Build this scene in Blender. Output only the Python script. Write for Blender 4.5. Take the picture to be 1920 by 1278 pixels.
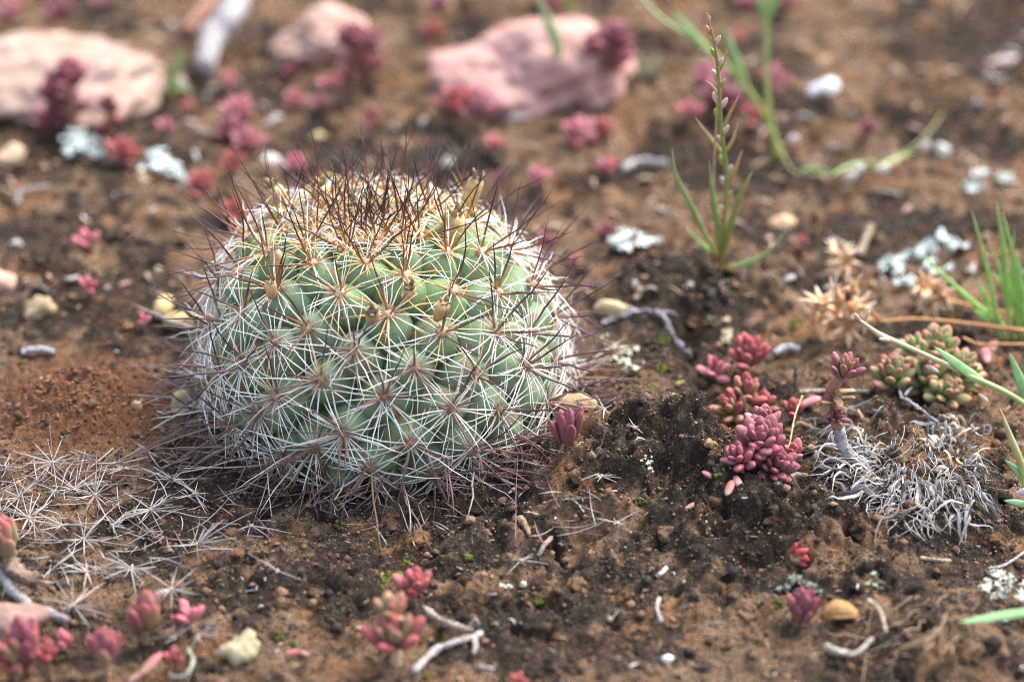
import bpy, math, random
import numpy as np
from mathutils import Vector, Matrix

# ------------------------------------------------------------------ scene, camera, sky, sun, exposure
scene = bpy.context.scene
for o in list(bpy.data.objects):
    bpy.data.objects.remove(o, do_unlink=True)
COL = scene.collection
random.seed(11)
RNG = np.random.default_rng(11)
CM = 0.01

PITCH = math.radians(28.0)
DIST = 0.581                                   # camera to the middle of the cactus
LENS, SENSOR, W0, H0 = 105.0, 36.0, 1920.0, 1278.0
FPX = LENS / SENSOR * W0
FWD = np.array([0.0, math.cos(PITCH), -math.sin(PITCH)])
UPV = np.array([0.0, math.sin(PITCH), math.cos(PITCH)])
RGT = np.array([1.0, 0.0, 0.0])
CAM = np.array([0, 0, 0.019]) - DIST * FWD + 0.0246 * RGT - 0.0015 * UPV

cam_data = bpy.data.cameras.new("camera")
cam = bpy.data.objects.new("camera", cam_data)
COL.objects.link(cam)
cam.location = CAM
cam.rotation_euler = (math.pi / 2 - PITCH, 0, 0)
cam_data.lens = LENS
cam_data.sensor_width = SENSOR
cam_data.clip_start = 0.01
cam_data.clip_end = 500.0
cam_data.dof.use_dof = True
cam_data.dof.focus_distance = 0.557
cam_data.dof.aperture_fstop = 9.5
cam_data.dof.aperture_blades = 0
scene.camera = cam

SUN_EL, SUN_AZ = math.radians(55), math.radians(50)   # azimuth from +Y towards +X
world = bpy.data.worlds.new("World")
scene.world = world
world.use_nodes = True
wn = world.node_tree
bg = wn.nodes["Background"]
sky = wn.nodes.new("ShaderNodeTexSky")
sky.sky_type = 'NISHITA'
sky.sun_disc = False
sky.sun_elevation = SUN_EL
sky.sun_rotation = SUN_AZ
sky.air_density = 1.0
sky.dust_density = 4.0
hs = wn.nodes.new("ShaderNodeHueSaturation")
hs.inputs["Saturation"].default_value = 0.8          # thin overcast: a whitish sky
wn.links.new(sky.outputs[0], hs.inputs["Color"])
wn.links.new(hs.outputs[0], bg.inputs[0])
bg.inputs[1].default_value = 0.15
sun_d = bpy.data.lights.new("sun", 'SUN')
sun_d.energy = 1.2
sun_d.angle = math.radians(38)
sun_d.color = (1.0, 0.985, 0.965)
sun = bpy.data.objects.new("sun", sun_d)
COL.objects.link(sun)
sdir = Vector((math.sin(SUN_AZ) * math.cos(SUN_EL), math.cos(SUN_AZ) * math.cos(SUN_EL), math.sin(SUN_EL)))
sun.rotation_euler = sdir.to_track_quat('Z', 'Y').to_euler()
sun.location = (0.3, 0.3, 1.0)

scene.view_settings.view_transform = 'Standard'
scene.view_settings.look = 'None'
scene.view_settings.exposure = 1.85
scene.view_settings.gamma = 1.0
scene.view_settings.use_curve_mapping = False
scene.render.engine = 'CYCLES'
scene.cycles.use_denoising = True
scene.cycles.denoiser = 'OPENIMAGEDENOISE'
scene.cycles.denoising_input_passes = 'RGB_ALBEDO_NORMAL'
scene.cycles.denoising_prefilter = 'NONE'
scene.cycles.filter_width = 0.95
scene.cycles.use_adaptive_sampling = False
scene.cycles.max_bounces = 6
scene.cycles.diffuse_bounces = 3
scene.cycles.sample_clamp_indirect = 6.0

# ------------------------------------------------------------------ noise
_perm = np.random.default_rng(3).permutation(256)
_perm = np.concatenate([_perm, _perm, _perm])
_ang = np.random.default_rng(4).random(256) * 2 * np.pi
_gx, _gy = np.cos(_ang), np.sin(_ang)


def perlin(x, y, seed=0):
    xi = np.floor(x).astype(np.int64); yi = np.floor(y).astype(np.int64)
    xf = x - xi; yf = y - yi
    xi = (xi + seed * 37) & 255; yi = (yi + seed * 91) & 255
    u = xf * xf * xf * (xf * (xf * 6 - 15) + 10); v = yf * yf * yf * (yf * (yf * 6 - 15) + 10)

    def g(ix, iy, dx, dy):
        h = _perm[_perm[ix & 255] + (iy & 255)]
        return _gx[h] * dx + _gy[h] * dy
    a = g(xi, yi, xf, yf); b = g(xi + 1, yi, xf - 1, yf)
    c = g(xi, yi + 1, xf, yf - 1); d = g(xi + 1, yi + 1, xf - 1, yf - 1)
    return ((a + (b - a) * u) * (1 - v) + (c + (d - c) * u) * v) * 1.5


def crumbs(x, y, seed):
    """rounded cells with sharp creases between them: 1 at a cell's middle, 0 at its edge"""
    xi = np.floor(x).astype(np.int64); yi = np.floor(y).astype(np.int64)
    best = np.full(x.shape, 9.0)
    for dx in (-1, 0, 1):
        for dy in (-1, 0, 1):
            h = _perm[_perm[(xi + dx + seed * 29) & 255] + ((yi + dy + seed * 53) & 255)]
            h2 = _perm[h + 17]
            cx = xi + dx + .1 + .8 * h / 255.0; cy = yi + dy + .1 + .8 * h2 / 255.0
            best = np.minimum(best, (x - cx) ** 2 + (y - cy) ** 2)
    return np.clip(1 - 1.15 * best, 0, 1)


def sstep(a, b, x):
    t = np.clip((x - a) / (b - a), 0, 1)
    return t * t * (3 - 2 * t)


def ray(px, py):
    d = FWD + RGT * ((px - W0 / 2) / FPX) + UPV * ((H0 / 2 - py) / FPX)
    return d / np.linalg.norm(d)


def plane_pt(px, py, z=0.0):
    d = ray(px, py)
    return CAM + d * ((z - CAM[2]) / d[2])


def mpp(p):                                     # metres that one photo pixel spans at a point
    return float(np.dot(np.asarray(p) - CAM, FWD)) / FPX


# ------------------------------------------------------------------ the ground
A_HILL = plane_pt(143, 778)
F_TRENCH0, F_TRENCH1 = plane_pt(1275, 640), plane_pt(1300, 860)
F_BUMPS = [(plane_pt(1180, 850), 1.3, .32), (plane_pt(1760, 1215), 1.2, .50), (plane_pt(1700, 900), 1.7, .30),
           (plane_pt(1385, 1010), .75, .26), (plane_pt(1120, 1010), .8, .18), (plane_pt(1330, 545), 1.3, .60),
           (plane_pt(1010, 960), .9, .10), (plane_pt(1620, 1040), .8, .12), (plane_pt(1390, 1180), .8, -.12),
           (plane_pt(1840, 1250), .7, .15), (plane_pt(60, 1230), 1.2, .15), (plane_pt(1440, 1090), .5, -.15), (plane_pt(1010, 165), 2.6, .38), (plane_pt(40, 175), 3.0, .34), (plane_pt(612, 95), 1.6, .34)]


DARK = [(plane_pt(a, b), w_, hh) for a, b, w_, hh in (
    (1250, 600, 1.7, 1.6), (1285, 760, .8, 1.8), (800, 1170, 2.0, .8), (560, 1130, 1.4, .9), (950, 1030, 2.2, .9), (1450, 1030, 1.4, 1.0),
    (1260, 930, 1.5, 1.2), (220, 560, 1.8, 1.4), (60, 450, 1.4, 1.2), (1560, 215, 2.0, 1.0), (1850, 60, 2.4, 1.8), (1190, 130, 1.0, 1.0), (1400, 330, 1.2, 1.2),
    (350, 1000, 1.6, .6), (1700, 1010, 2.0, .9), (330, 700, .9, 1.5), (640, 300, 3.0, 1.2), (1850, 1200, 1.2, .5), (900, 1240, 1.2, .4), (1320, 1190, 1.0, .5), (1600, 1255, 1.2, .4), (1130, 1240, .9, .4), (1700, 1180, .8, .4), (1500, 480, 1.3, 1.2), (150, 330, 1.5, 1.0))]


BANK = np.array([plane_pt(a, b)[:2] / CM for a, b in ((1300, 545), (1275, 640), (1290, 740), (1305, 860), (1350, 960))])
LEDGE = np.array([plane_pt(a, b)[:2] / CM for a, b in ((985, 985), (1080, 960), (1180, 985), (1290, 960), (1400, 1045), (1480, 1060))])


def seg_dist(x, y, a, b):
    ax, ay, bx, by = a[0] / CM, a[1] / CM, b[0] / CM, b[1] / CM
    t = np.clip(((x - ax) * (bx - ax) + (y - ay) * (by - ay)) / ((bx - ax) ** 2 + (by - ay) ** 2), 0, 1)
    return np.hypot(x - ax - t * (bx - ax), y - ay - t * (by - ay))


def ground_fields(X, Y, fine):
    """height (m), dark crust, red sand; X, Y in metres; fine fades the small relief out far away"""
    x, y = X / CM, Y / CM
    wx = x + .35 * perlin(x / 1.3, y / 1.3, 5); wy = y + .35 * perlin(x / 1.3 + 9, y / 1.3, 6)
    dh = np.hypot(x - A_HILL[0] / CM, y - A_HILL[1] / CM)
    d0 = dh
    dh = dh * (1 + .18 * perlin(x / .9, y / .9, 22))
    sand = np.clip(1.05 * np.exp(-(dh / 2.15) ** 4) + .25 * perlin(x / .7, y / .7, 21) * np.exp(-(dh / 2.6) ** 2), 0, 1)
    rc = plane_pt(1230, 960)
    dr = np.hypot((x - rc[0] / CM) / 1.5, y - rc[1] / CM)
    rug = np.clip(.55 + .6 * perlin(x / 4, y / 4, 9) + .75 * np.exp(-(dr / 3.2) ** 2), .5, 1.25) * (1 - .8 * sand)
    dc = np.hypot(x, y)
    h = .16 * perlin(x / 6, y / 6, 1) + .10 * perlin(x / 2.6, y / 2.6, 2)
    for p, r, a in F_BUMPS:
        h = h + a * np.exp(-(((x - p[0] / CM) ** 2 + (y - p[1] / CM) ** 2) / r ** 2))
    dt = seg_dist(wx, wy, F_TRENCH0, F_TRENCH1)
    h = h - .48 * np.exp(-(dt / .42) ** 2)
    yl = np.interp(wx, LEDGE[:, 0], LEDGE[:, 1]) + .25 * perlin(x / .6, y / .6, 41)
    lw = sstep(LEDGE[0, 0] - .6, LEDGE[0, 0] + .8, x) * sstep(LEDGE[-1, 0] + .6, LEDGE[-1, 0] - .8, x)
    h = h + .40 * lw * sstep(-.14, .14, wy - yl) * np.exp(-(np.clip(wy - yl, 0, None) / 2.2) ** 2)
    xl = np.interp(wy, BANK[::-1, 1], BANK[::-1, 0]) + .3 * perlin(x / .7, y / .7, 43)
    bw = sstep(BANK[-1, 1] - .8, BANK[-1, 1] + .6, y) * sstep(BANK[0, 1] + 1.2, BANK[0, 1] - .8, y)
    h = h + .50 * bw * sstep(.40, -.40, wx - xl) * np.exp(-(np.clip(xl - wx, 0, None) / 1.7) ** 2)
    lump = np.abs(perlin(wx / 1.05, wy / 1.05, 3))
    l2 = np.abs(perlin(wx / .52, wy / .52, 4))
    l3 = np.abs(perlin(wx / .25, wy / .25, 7))
    l4 = np.abs(perlin(x / .13, y / .13, 8))
    h = h + fine * rug * (.30 * lump + .18 * l2 + .10 * l3 + .05 * l4)
    h = h + fine * np.clip(rug, .45, 1.2) * (.21 * crumbs(wx / .52, wy / .52, 2) * sstep(-.3, .3, perlin(x / 1.7, y / 1.7, 31)) + .11 * crumbs(wx / .24, wy / .24, 3) * sstep(-.55, .1, perlin(x / .8, y / .8, 33)) + .055 * crumbs(x / .135, y / .135, 4))
    big = np.exp(-(dr / 2.3) ** 2)
    h = h + fine * big * (.46 * crumbs(wx / 1.15, wy / 1.15, 6) + .22 * crumbs(wx / .62, wy / .62, 7)) * (1 - np.exp(-(dc / 3.4) ** 8))
    pit = perlin(wx / .33, wy / .33, 13)
    h = h - fine * rug * .16 * sstep(.30, .7, pit)
    h = h + fine * .026 * perlin(x / .09, y / .09, 10) * (1 - .2 * sand)
    h = h + fine * sand * (.17 * crumbs(x / .2, y / .2, 5) + .09 * np.abs(perlin(x / .5, y / .5, 15)))
    h = h + .74 * np.exp(-(dh / 1.0) ** 2) - .22 * np.exp(-(d0 / .38) ** 2) - 1.4 * sstep(.24, .15, d0)
    # the cactus stands in a shallow, level dip
    k = np.exp(-(dc / 3.6) ** 6)
    h = h * (1 - .75 * k)
    ax = np.exp(-(dr / 3.4) ** 2)
    n = perlin(x / 2.4, y / 2.4, 16) + .8 * perlin(x / .9, y / .9, 17) + .6 * perlin(x / .35, y / .35, 18)
    dark = 0 * x
    for q, w_, hh in DARK:
        dark = dark + np.exp(-(((x - q[0] / CM) / w_) ** 2 + ((y - q[1] / CM) / hh) ** 2))
    crust = sstep(-.15, .35, n + .85 * np.clip(dark, 0, 1.1) - 1.2 * sand - .02)
    return h * CM, crust, sand


def dense(a, b, n):
    return np.linspace(a, b, n)


gr = np.cumsum(0.0012 * 1.32 ** np.arange(1, 46))
gr = gr[gr < 80]
xs_d = dense(-.128, .182, 700)
ys_d = np.concatenate([dense(-.115, .045, 380), dense(.0458, .262, 290)])
XS = np.concatenate([xs_d[0] - gr[::-1], xs_d, xs_d[-1] + gr])
YS = np.concatenate([ys_d[0] - gr[::-1], ys_d, ys_d[-1] + gr])
GX, GY = np.meshgrid(XS, YS)
OUT = np.maximum(np.maximum(xs_d[0] - GX, GX - xs_d[-1]), np.maximum(ys_d[0] - GY, GY - ys_d[-1]))
OUT = np.maximum(OUT, 0)
FINE = np.exp(-(OUT / .06))
GZ, GC, GS = ground_fields(GX, GY, FINE)


def hgt(x, y):
    i = int(np.clip(np.searchsorted(XS, x) - 1, 0, len(XS) - 2)); j = int(np.clip(np.searchsorted(YS, y) - 1, 0, len(YS) - 2))
    u = (x - XS[i]) / (XS[i + 1] - XS[i]); v = (y - YS[j]) / (YS[j + 1] - YS[j])
    return float((GZ[j, i] * (1 - u) + GZ[j, i + 1] * u) * (1 - v) + (GZ[j + 1, i] * (1 - u) + GZ[j + 1, i + 1] * u) * v)


def hgts(x, y):
    i = np.clip(np.searchsorted(XS, x) - 1, 0, len(XS) - 2); j = np.clip(np.searchsorted(YS, y) - 1, 0, len(YS) - 2)
    u = (x - XS[i]) / (XS[i + 1] - XS[i]); v = (y - YS[j]) / (YS[j + 1] - YS[j])
    return (GZ[j, i] * (1 - u) + GZ[j, i + 1] * u) * (1 - v) + (GZ[j + 1, i] * (1 - u) + GZ[j + 1, i + 1] * u) * v


def G(px, py, lift=0.0):
    """the point `lift` metres above the ground that this photo pixel looks at"""
    z = lift
    for _ in range(6):
        p = plane_pt(px, py, z)
        z = .5 * z + .5 * (hgt(p[0], p[1]) + lift)
    p = plane_pt(px, py, z)
    p[2] = hgt(p[0], p[1]) + lift
    return p


def at_depth(px, py, y):
    """the point at world depth y that this photo pixel looks at"""
    d = ray(px, py)
    return CAM + d * ((y - CAM[1]) / d[1])


# ------------------------------------------------------------------ materials
def new_mat(name, rough=.6, sss=0.0, attr=True, noise=None, bump=None, spec=.4, tint=None, coat=0.0):
    """colour from the point attribute 'col' (the thing's own colour), broken up by noise; fine relief by bump"""
    m = bpy.data.materials.new(name)
    m.use_nodes = True
    nt = m.node_tree
    b = nt.nodes["Principled BSDF"]
    b.inputs["Roughness"].default_value = rough
    b.inputs["Specular IOR Level"].default_value = spec
    if coat:
        b.inputs["Coat Weight"].default_value = coat
    if sss:
        b.inputs["Subsurface Weight"].default_value = sss
        b.inputs["Subsurface Radius"].default_value = (1.0, .45, .3)
        b.inputs["Subsurface Scale"].default_value = .0012
    tc = nt.nodes.new("ShaderNodeNewGeometry")
    at = nt.nodes.new("ShaderNodeAttribute"); at.attribute_name = "col"
    out = at.outputs["Color"]
    if noise:
        for sc, lo, hi in noise:
            nz = nt.nodes.new("ShaderNodeTexNoise")
            nz.inputs["Scale"].default_value = sc
            nz.inputs["Detail"].default_value = 4
            nz.inputs["Roughness"].default_value = .65
            nt.links.new(tc.outputs["Position"], nz.inputs["Vector"])
            mr = nt.nodes.new("ShaderNodeMapRange")
            mr.inputs["From Min"].default_value = .3; mr.inputs["From Max"].default_value = .7
            mr.inputs["To Min"].default_value = lo; mr.inputs["To Max"].default_value = hi
            nt.links.new(nz.outputs["Fac"], mr.inputs["Value"])
            mx = nt.nodes.new("ShaderNodeMix"); mx.data_type = 'RGBA'; mx.blend_type = 'MULTIPLY'
            mx.inputs["Factor"].default_value = 1
            nt.links.new(out, mx.inputs["A"]); nt.links.new(mr.outputs[0], mx.inputs["B"])
            out = mx.outputs["Result"]
    if tint:                                   # patches of dirt, mottling: (scale, threshold lo, hi, colour, amount)
        for sc, lo, hi, c, am in tint:
            nz = nt.nodes.new("ShaderNodeTexNoise")
            nz.inputs["Scale"].default_value = sc
            nz.inputs["Detail"].default_value = 6; nz.inputs["Roughness"].default_value = .7
            nt.links.new(tc.outputs["Position"], nz.inputs["Vector"])
            mr = nt.nodes.new("ShaderNodeMapRange")
            mr.inputs["From Min"].default_value = lo; mr.inputs["From Max"].default_value = hi
            mr.inputs["To Min"].default_value = 0; mr.inputs["To Max"].default_value = am
            nt.links.new(nz.outputs["Fac"], mr.inputs["Value"])
            mx = nt.nodes.new("ShaderNodeMix"); mx.data_type = 'RGBA'
            nt.links.new(mr.outputs[0], mx.inputs["Factor"])
            nt.links.new(out, mx.inputs["A"]); mx.inputs["B"].default_value = (*c, 1)
            out = mx.outputs["Result"]
    nt.links.new(out, b.inputs["Base Color"])
    if bump:
        prev = None
        for sc, dist in bump:
            nz = nt.nodes.new("ShaderNodeTexNoise")
            nz.inputs["Scale"].default_value = sc
            nz.inputs["Detail"].default_value = 5
            nt.links.new(tc.outputs["Position"], nz.inputs["Vector"])
            bp = nt.nodes.new("ShaderNodeBump")
            bp.inputs["Strength"].default_value = 1.0
            bp.inputs["Distance"].default_value = dist
            nt.links.new(nz.outputs["Fac"], bp.inputs["Height"])
            if prev:
                nt.links.new(prev.outputs[0], bp.inputs["Normal"])
            prev = bp
        nt.links.new(prev.outputs[0], b.inputs["Normal"])
    return m


M = {
    'cactus': new_mat("cactus_skin", .5, .12, noise=[(180, .8, 1.18)], bump=[(1500, .0001)], spec=.35,
                      tint=[(420, .545, .60, (.26, .125, .05), .85), (2600, .66, .70, (.30, .16, .06), .8)]),
    'spine': new_mat("spine", .45, 0, noise=[(900, .9, 1.12)], spec=.45),
    'oldspine': new_mat("bleached_spine", .6, 0, noise=[(700, .75, 1.1)], spec=.3),
    'wool': new_mat("areole_wool", .9, 0, noise=[(2500, .5, 1.3)], bump=[(3000, .0003)], spec=.1),
    'leaf': new_mat("succulent_leaf", .62, .1, noise=[(350, .82, 1.15), (2500, .9, 1.1)], bump=[(1800, .00006)], spec=.4),
    'grass': new_mat("grass_blade", .45, .05, noise=[(400, .8, 1.2)], spec=.4),
    'dry': new_mat("dry_plant", .75, 0, noise=[(600, .65, 1.25), (2500, .75, 1.2)], bump=[(2200, .0002)], spec=.2),
    'wood': new_mat("weathered_wood", .8, 0, noise=[(300, .55, 1.2), (1500, .5, 1.25)], bump=[(900, .0010), (2500, .0006)], spec=.2),
    'rock': new_mat("rock", .85, 0, noise=[(60, .8, 1.15), (420, .75, 1.2), (1800, .85, 1.15)],
                    bump=[(150, .0015), (900, .0004)], spec=.2, tint=[(70, .50, .66, (.33, .20, .18), .75), (190, .58, .66, (.66, .52, .46), .7), (130, .62, .70, (.14, .10, .09), .6)]),
    'pebble': new_mat("pebble", .8, 0, noise=[(300, .7, 1.15), (1500, .7, 1.25)], bump=[(700, .0006)], spec=.2),
    'lichen': new_mat("lichen", .9, 0, noise=[(500, .75, 1.1), (2200, .75, 1.15)], bump=[(1500, .0004)], spec=.1),
    'moss': new_mat("moss", .9, 0, noise=[(1200, .5, 1.4)], spec=.1),
    'grit': new_mat("soil_grain", .75, 0, noise=[(1500, .7, 1.3)], spec=.35),
    'crumb': new_mat("soil_crumb", .95, 0, noise=[(900, .55, 1.35), (4000, .7, 1.3)], bump=[(1800, .0005)], spec=.1),
}


def soil_material():
    m = bpy.data.materials.new("soil")
    m.use_nodes = True
    nt = m.node_tree; L = nt.links
    b = nt.nodes["Principled BSDF"]
    b.inputs["Roughness"].default_value = .95
    b.inputs["Specular IOR Level"].default_value = .15
    geo = nt.nodes.new("ShaderNodeNewGeometry")

    def noise(sc, det=5, rough=.65):
        n = nt.nodes.new("ShaderNodeTexNoise")
        n.inputs["Scale"].default_value = sc; n.inputs["Detail"].default_value = det; n.inputs["Roughness"].default_value = rough
        L.new(geo.outputs["Position"], n.inputs["Vector"])
        return n.outputs["Fac"]

    def rng(v, a, b_, lo=0., hi=1.):
        r = nt.nodes.new("ShaderNodeMapRange")
        r.inputs["From Min"].default_value = a; r.inputs["From Max"].default_value = b_
        r.inputs["To Min"].default_value = lo; r.inputs["To Max"].default_value = hi
        L.new(v, r.inputs["Value"])
        return r.outputs[0]

    def mix(f, a, c, mode='MIX'):
        x = nt.nodes.new("ShaderNodeMix"); x.data_type = 'RGBA'; x.blend_type = mode
        for sock, v in (("Factor", f), ("A", a), ("B", c)):
            if isinstance(v, (int, float)):
                x.inputs[sock].default_value = v
            elif isinstance(v, tuple):
                x.inputs[sock].default_value = (*v, 1)
            else:
                L.new(v, x.inputs[sock])
        return x.outputs["Result"]

    def attr(n):
        a = nt.nodes.new("ShaderNodeAttribute"); a.attribute_name = n
        return a.outputs["Fac"]

    def mul(a, c):
        x = nt.nodes.new("ShaderNodeMath"); x.operation = 'MULTIPLY'
        for i, v in enumerate((a, c)):
            if isinstance(v, (int, float)):
                x.inputs[i].default_value = v
            else:
                L.new(v, x.inputs[i])
        return x.outputs[0]

    c = mix(rng(noise(45), .35, .65), (.195, .128, .078), (.32, .21, .132))
    c = mix(rng(noise(110, 6), .46, .62, 0, .8), c, (.40, .27, .18))
    c = mix(rng(noise(75, 6), .50, .60, 0, .85), c, (.40, .20, .09))
    c = mix(rng(noise(260, 6, .75), .50, .66, 0, .75), c, (.36, .19, .088))
    c = mix(rng(noise(90), .60, .75, 0, .5), c, (.085, .085, .05))            # greenish crust film
    c = mix(rng(noise(2600, 3), .60, .70, 0, .7), c, (.40, .24, .13))         # golden grains
    crust = mul(attr("crust"), rng(noise(430, 10, .9), .40, .47))
    dk = mix(rng(noise(210, 6, .8), .44, .58), (.018, .017, .016), (.050, .042, .031))
    c = mix(mul(crust, .92), c, dk)                           # black crust
    c = mix(rng(noise(620, 8, .85), .545, .60, 0, .9), c, (.030, .026, .024))
    sand = rng(attr("sand"), .15, .6)
    sc = mix(rng(noise(500), .35, .65), (.20, .085, .042), (.33, .155, .085))
    c = mix(mul(sand, .94), c, sc)
    c = mix(rng(noise(1900, 3), .60, .70, 0, .75), c, (.018, .016, .015))     # black grains
    c = mix(rng(noise(3100, 3), .62, .70, 0, .65), c, (.34, .21, .115))
    c = mix(rng(noise(850, 6, .85), .575, .625, 0, .6), c, (.22, .135, .075))     # brown crumbs showing through         # pale grains, on the crust too
    c = mix(1.0, c, rng(noise(1100, 6, .75), .3, .7, .5, 1.45), 'MULTIPLY')
    c = mix(1.0, c, rng(noise(4200, 4, .8), .3, .7, .55, 1.45), 'MULTIPLY')
    L.new(c, b.inputs["Base Color"])
    prev = None
    for scl, d in ((450, .0013), (1300, .0013), (3500, .0010), (8000, .0004)):
        bp = nt.nodes.new("ShaderNodeBump")
        bp.inputs["Strength"].default_value = 1.0; bp.inputs["Distance"].default_value = d
        L.new(noise(scl, 4), bp.inputs["Height"])
        if prev:
            L.new(prev.outputs[0], bp.inputs["Normal"])
        prev = bp
    L.new(prev.outputs[0], b.inputs["Normal"])
    return m


# ------------------------------------------------------------------ mesh helpers
def link_mesh(name, V, F, mat, parent=None, col=None, smooth=True):
    """one mesh object; V in world coordinates, stored relative to the parent's place"""
    V = np.asarray(V, float)
    off = np.array(parent.matrix_world.translation if False else parent['_loc']) if parent is not None else None
    org = off if off is not None else np.array([V[:, 0].mean(), V[:, 1].mean(), V[:, 2].min()])
    me = bpy.data.meshes.new(name)
    me.from_pydata((V - org).tolist(), [], F if isinstance(F, list) else F.tolist())
    if smooth:
        me.polygons.foreach_set("use_smooth", np.ones(len(me.polygons), dtype=bool))
    if col is not None:
        c = np.asarray(col, float)
        if c.ndim == 1:
            c = np.tile(c, (len(V), 1))
        a = me.color_attributes.new("col", 'FLOAT_COLOR', 'POINT')
        a.data.foreach_set("color", np.concatenate([c, np.ones((len(V), 1))], 1).astype(np.float32).ravel())
    me.materials.append(mat)
    o = bpy.data.objects.new(name, me)
    COL.objects.link(o)
    if parent is not None:
        o.parent = parent
        o['_loc'] = [float(v) for v in org]
    else:
        o.location = org
        o['_loc'] = [float(v) for v in org]
    return o


def tag(o, label, cat, group=None, kind=None):
    o['label'] = label
    o['category'] = cat
    if group:
        o['group'] = group
    if kind:
        o['kind'] = kind
    return o


def thing(name, label, cat, loc, group=None):
    o = bpy.data.objects.new(name, None)
    o.empty_display_size = .005
    COL.objects.link(o)
    o.location = loc
    o['_loc'] = [float(v) for v in loc]
    return tag(o, label, cat, group)


def unit(v):
    v = np.asarray(v, float)
    return v / (np.linalg.norm(v) + 1e-12)


def tube(pts, radii, sides=6, flat=1.0, nrm=None, cap=True):
    """tapered tube along pts; flat < 1 makes a blade whose broad face looks along nrm. Returns V, F, t"""
    P = np.asarray(pts, float); n = len(P)
    R = np.broadcast_to(np.asarray(radii, float), (n,))
    T = np.gradient(P, axis=0)
    T /= np.linalg.norm(T, axis=1)[:, None] + 1e-12
    ref = np.array(nrm if nrm is not None else (0.31, 0.2, 0.93), float)
    V = []
    N = ref - T[0] * ref.dot(T[0])
    if np.linalg.norm(N) < 1e-3:
        N = np.cross(T[0], (1, 0, 0.1))
    N = unit(N)
    a = np.arange(sides) * 2 * np.pi / sides
    ca, sa = np.cos(a)[:, None], np.sin(a)[:, None]
    for i in range(n):
        N = unit(N - T[i] * N.dot(T[i]))
        B = np.cross(T[i], N)
        V.append(P[i] + R[i] * (sa * N * flat + ca * B))
    V = np.concatenate(V)
    F = []
    for i in range(n - 1):
        for k in range(sides):
            k2 = (k + 1) % sides
            F.append((i * sides + k, i * sides + k2, (i + 1) * sides + k2, (i + 1) * sides + k))
    if cap:
        F.append(tuple(range(sides - 1, -1, -1)))
        F.append(tuple(range((n - 1) * sides, n * sides)))
    t = np.repeat(np.linspace(0, 1, n), sides)
    return V, F, t


def lerp3(stops, t):
    """piecewise linear colour along t: stops [(t, (r,g,b)), ...]"""
    ts = [s[0] for s in stops]
    return np.stack([np.interp(t, ts, [s[1][k] for s in stops]) for k in range(3)], 1)


def spline(pts, n):
    """Catmull-Rom through pts, n samples"""
    P = np.asarray(pts, float)
    if len(P) == 2:
        return P[0] + (P[1] - P[0]) * np.linspace(0, 1, n)[:, None]
    Q = np.concatenate([[2 * P[0] - P[1]], P, [2 * P[-1] - P[-2]]])
    out = []
    for s in np.linspace(0, len(P) - 1 - 1e-6, n):
        i = int(s); u = s - i
        a, b, c, d = Q[i:i + 4]
        out.append(.5 * (2 * b + (c - a) * u + (2 * a - 5 * b + 4 * c - d) * u * u + (3 * b - a - 3 * c + d) * u ** 3))
    return np.array(out)


class Joined:
    def __init__(self):
        self.V, self.F, self.C, self.n = [], [], [], 0

    def add(self, V, F, c):
        c = np.asarray(c, float)
        if c.ndim == 1:
            c = np.tile(c, (len(V), 1))
        self.V.append(V); self.C.append(c)
        self.F += [tuple(i + self.n for i in f) for f in F]
        self.n += len(V)

    def build(self, name, mat, parent=None, smooth=True):
        return link_mesh(name, np.concatenate(self.V), self.F, mat, parent, np.concatenate(self.C), smooth)


def ico(sub):
    import bmesh
    bm = bmesh.new()
    bmesh.ops.create_icosphere(bm, subdivisions=sub, radius=1.0)
    V = np.array([v.co[:] for v in bm.verts]); F = [tuple(v.index for v in f.verts) for f in bm.faces]
    bm.free()
    return V, F


ICO = {k: ico(k) for k in (1, 2, 3, 4, 5)}


def wave_noise(P, seed, freq=1.0, octaves=3):
    seed = abs(int(seed))
    r = np.random.default_rng(seed)
    out = np.zeros(len(P)); a = 1.0; f = freq
    for _ in range(octaves):
        for _k in range(4):
            d = r.normal(size=3); d /= np.linalg.norm(d)
            out += a * np.sin(P @ d * f * 2.5 + r.random() * 6.28) * .3
        a *= .5; f *= 2.1
    return out


def stone(center, radii, sub, seed, rough=.06, facets=14, p=9, rotz=0.0, tilt=(0, 0)):
    """a chipped convex stone: directions cut by random planes, then roughened"""
    V, F = ICO[sub]
    r = np.random.default_rng(seed)
    N = r.normal(size=(facets, 3)); N /= np.linalg.norm(N, axis=1)[:, None]
    h = .72 + .35 * r.random(facets)
    S = np.clip(V @ N.T / h, 0, None)
    rad = (S ** p).sum(1) ** (-1 / p)
    rad = np.clip(rad, .5, 1.3) * (1 + rough * wave_noise(V, seed + 1, 1.6, 4) + rough * .25 * wave_noise(V, seed + 2, 9, 3))
    Q = V * rad[:, None] * np.array(radii)
    Rm = np.array(Matrix.Rotation(rotz, 3, 'Z') @ Matrix.Rotation(tilt[0], 3, 'X') @ Matrix.Rotation(tilt[1], 3, 'Y'))
    return Q @ Rm.T + np.asarray(center), F


def basis(d, ref):
    d = unit(d)
    x = np.cross(ref, d)
    if np.linalg.norm(x) < 1e-4:
        x = np.cross((1, .1, 0), d)
    x = unit(x)
    return x, np.cross(d, x), d


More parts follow.
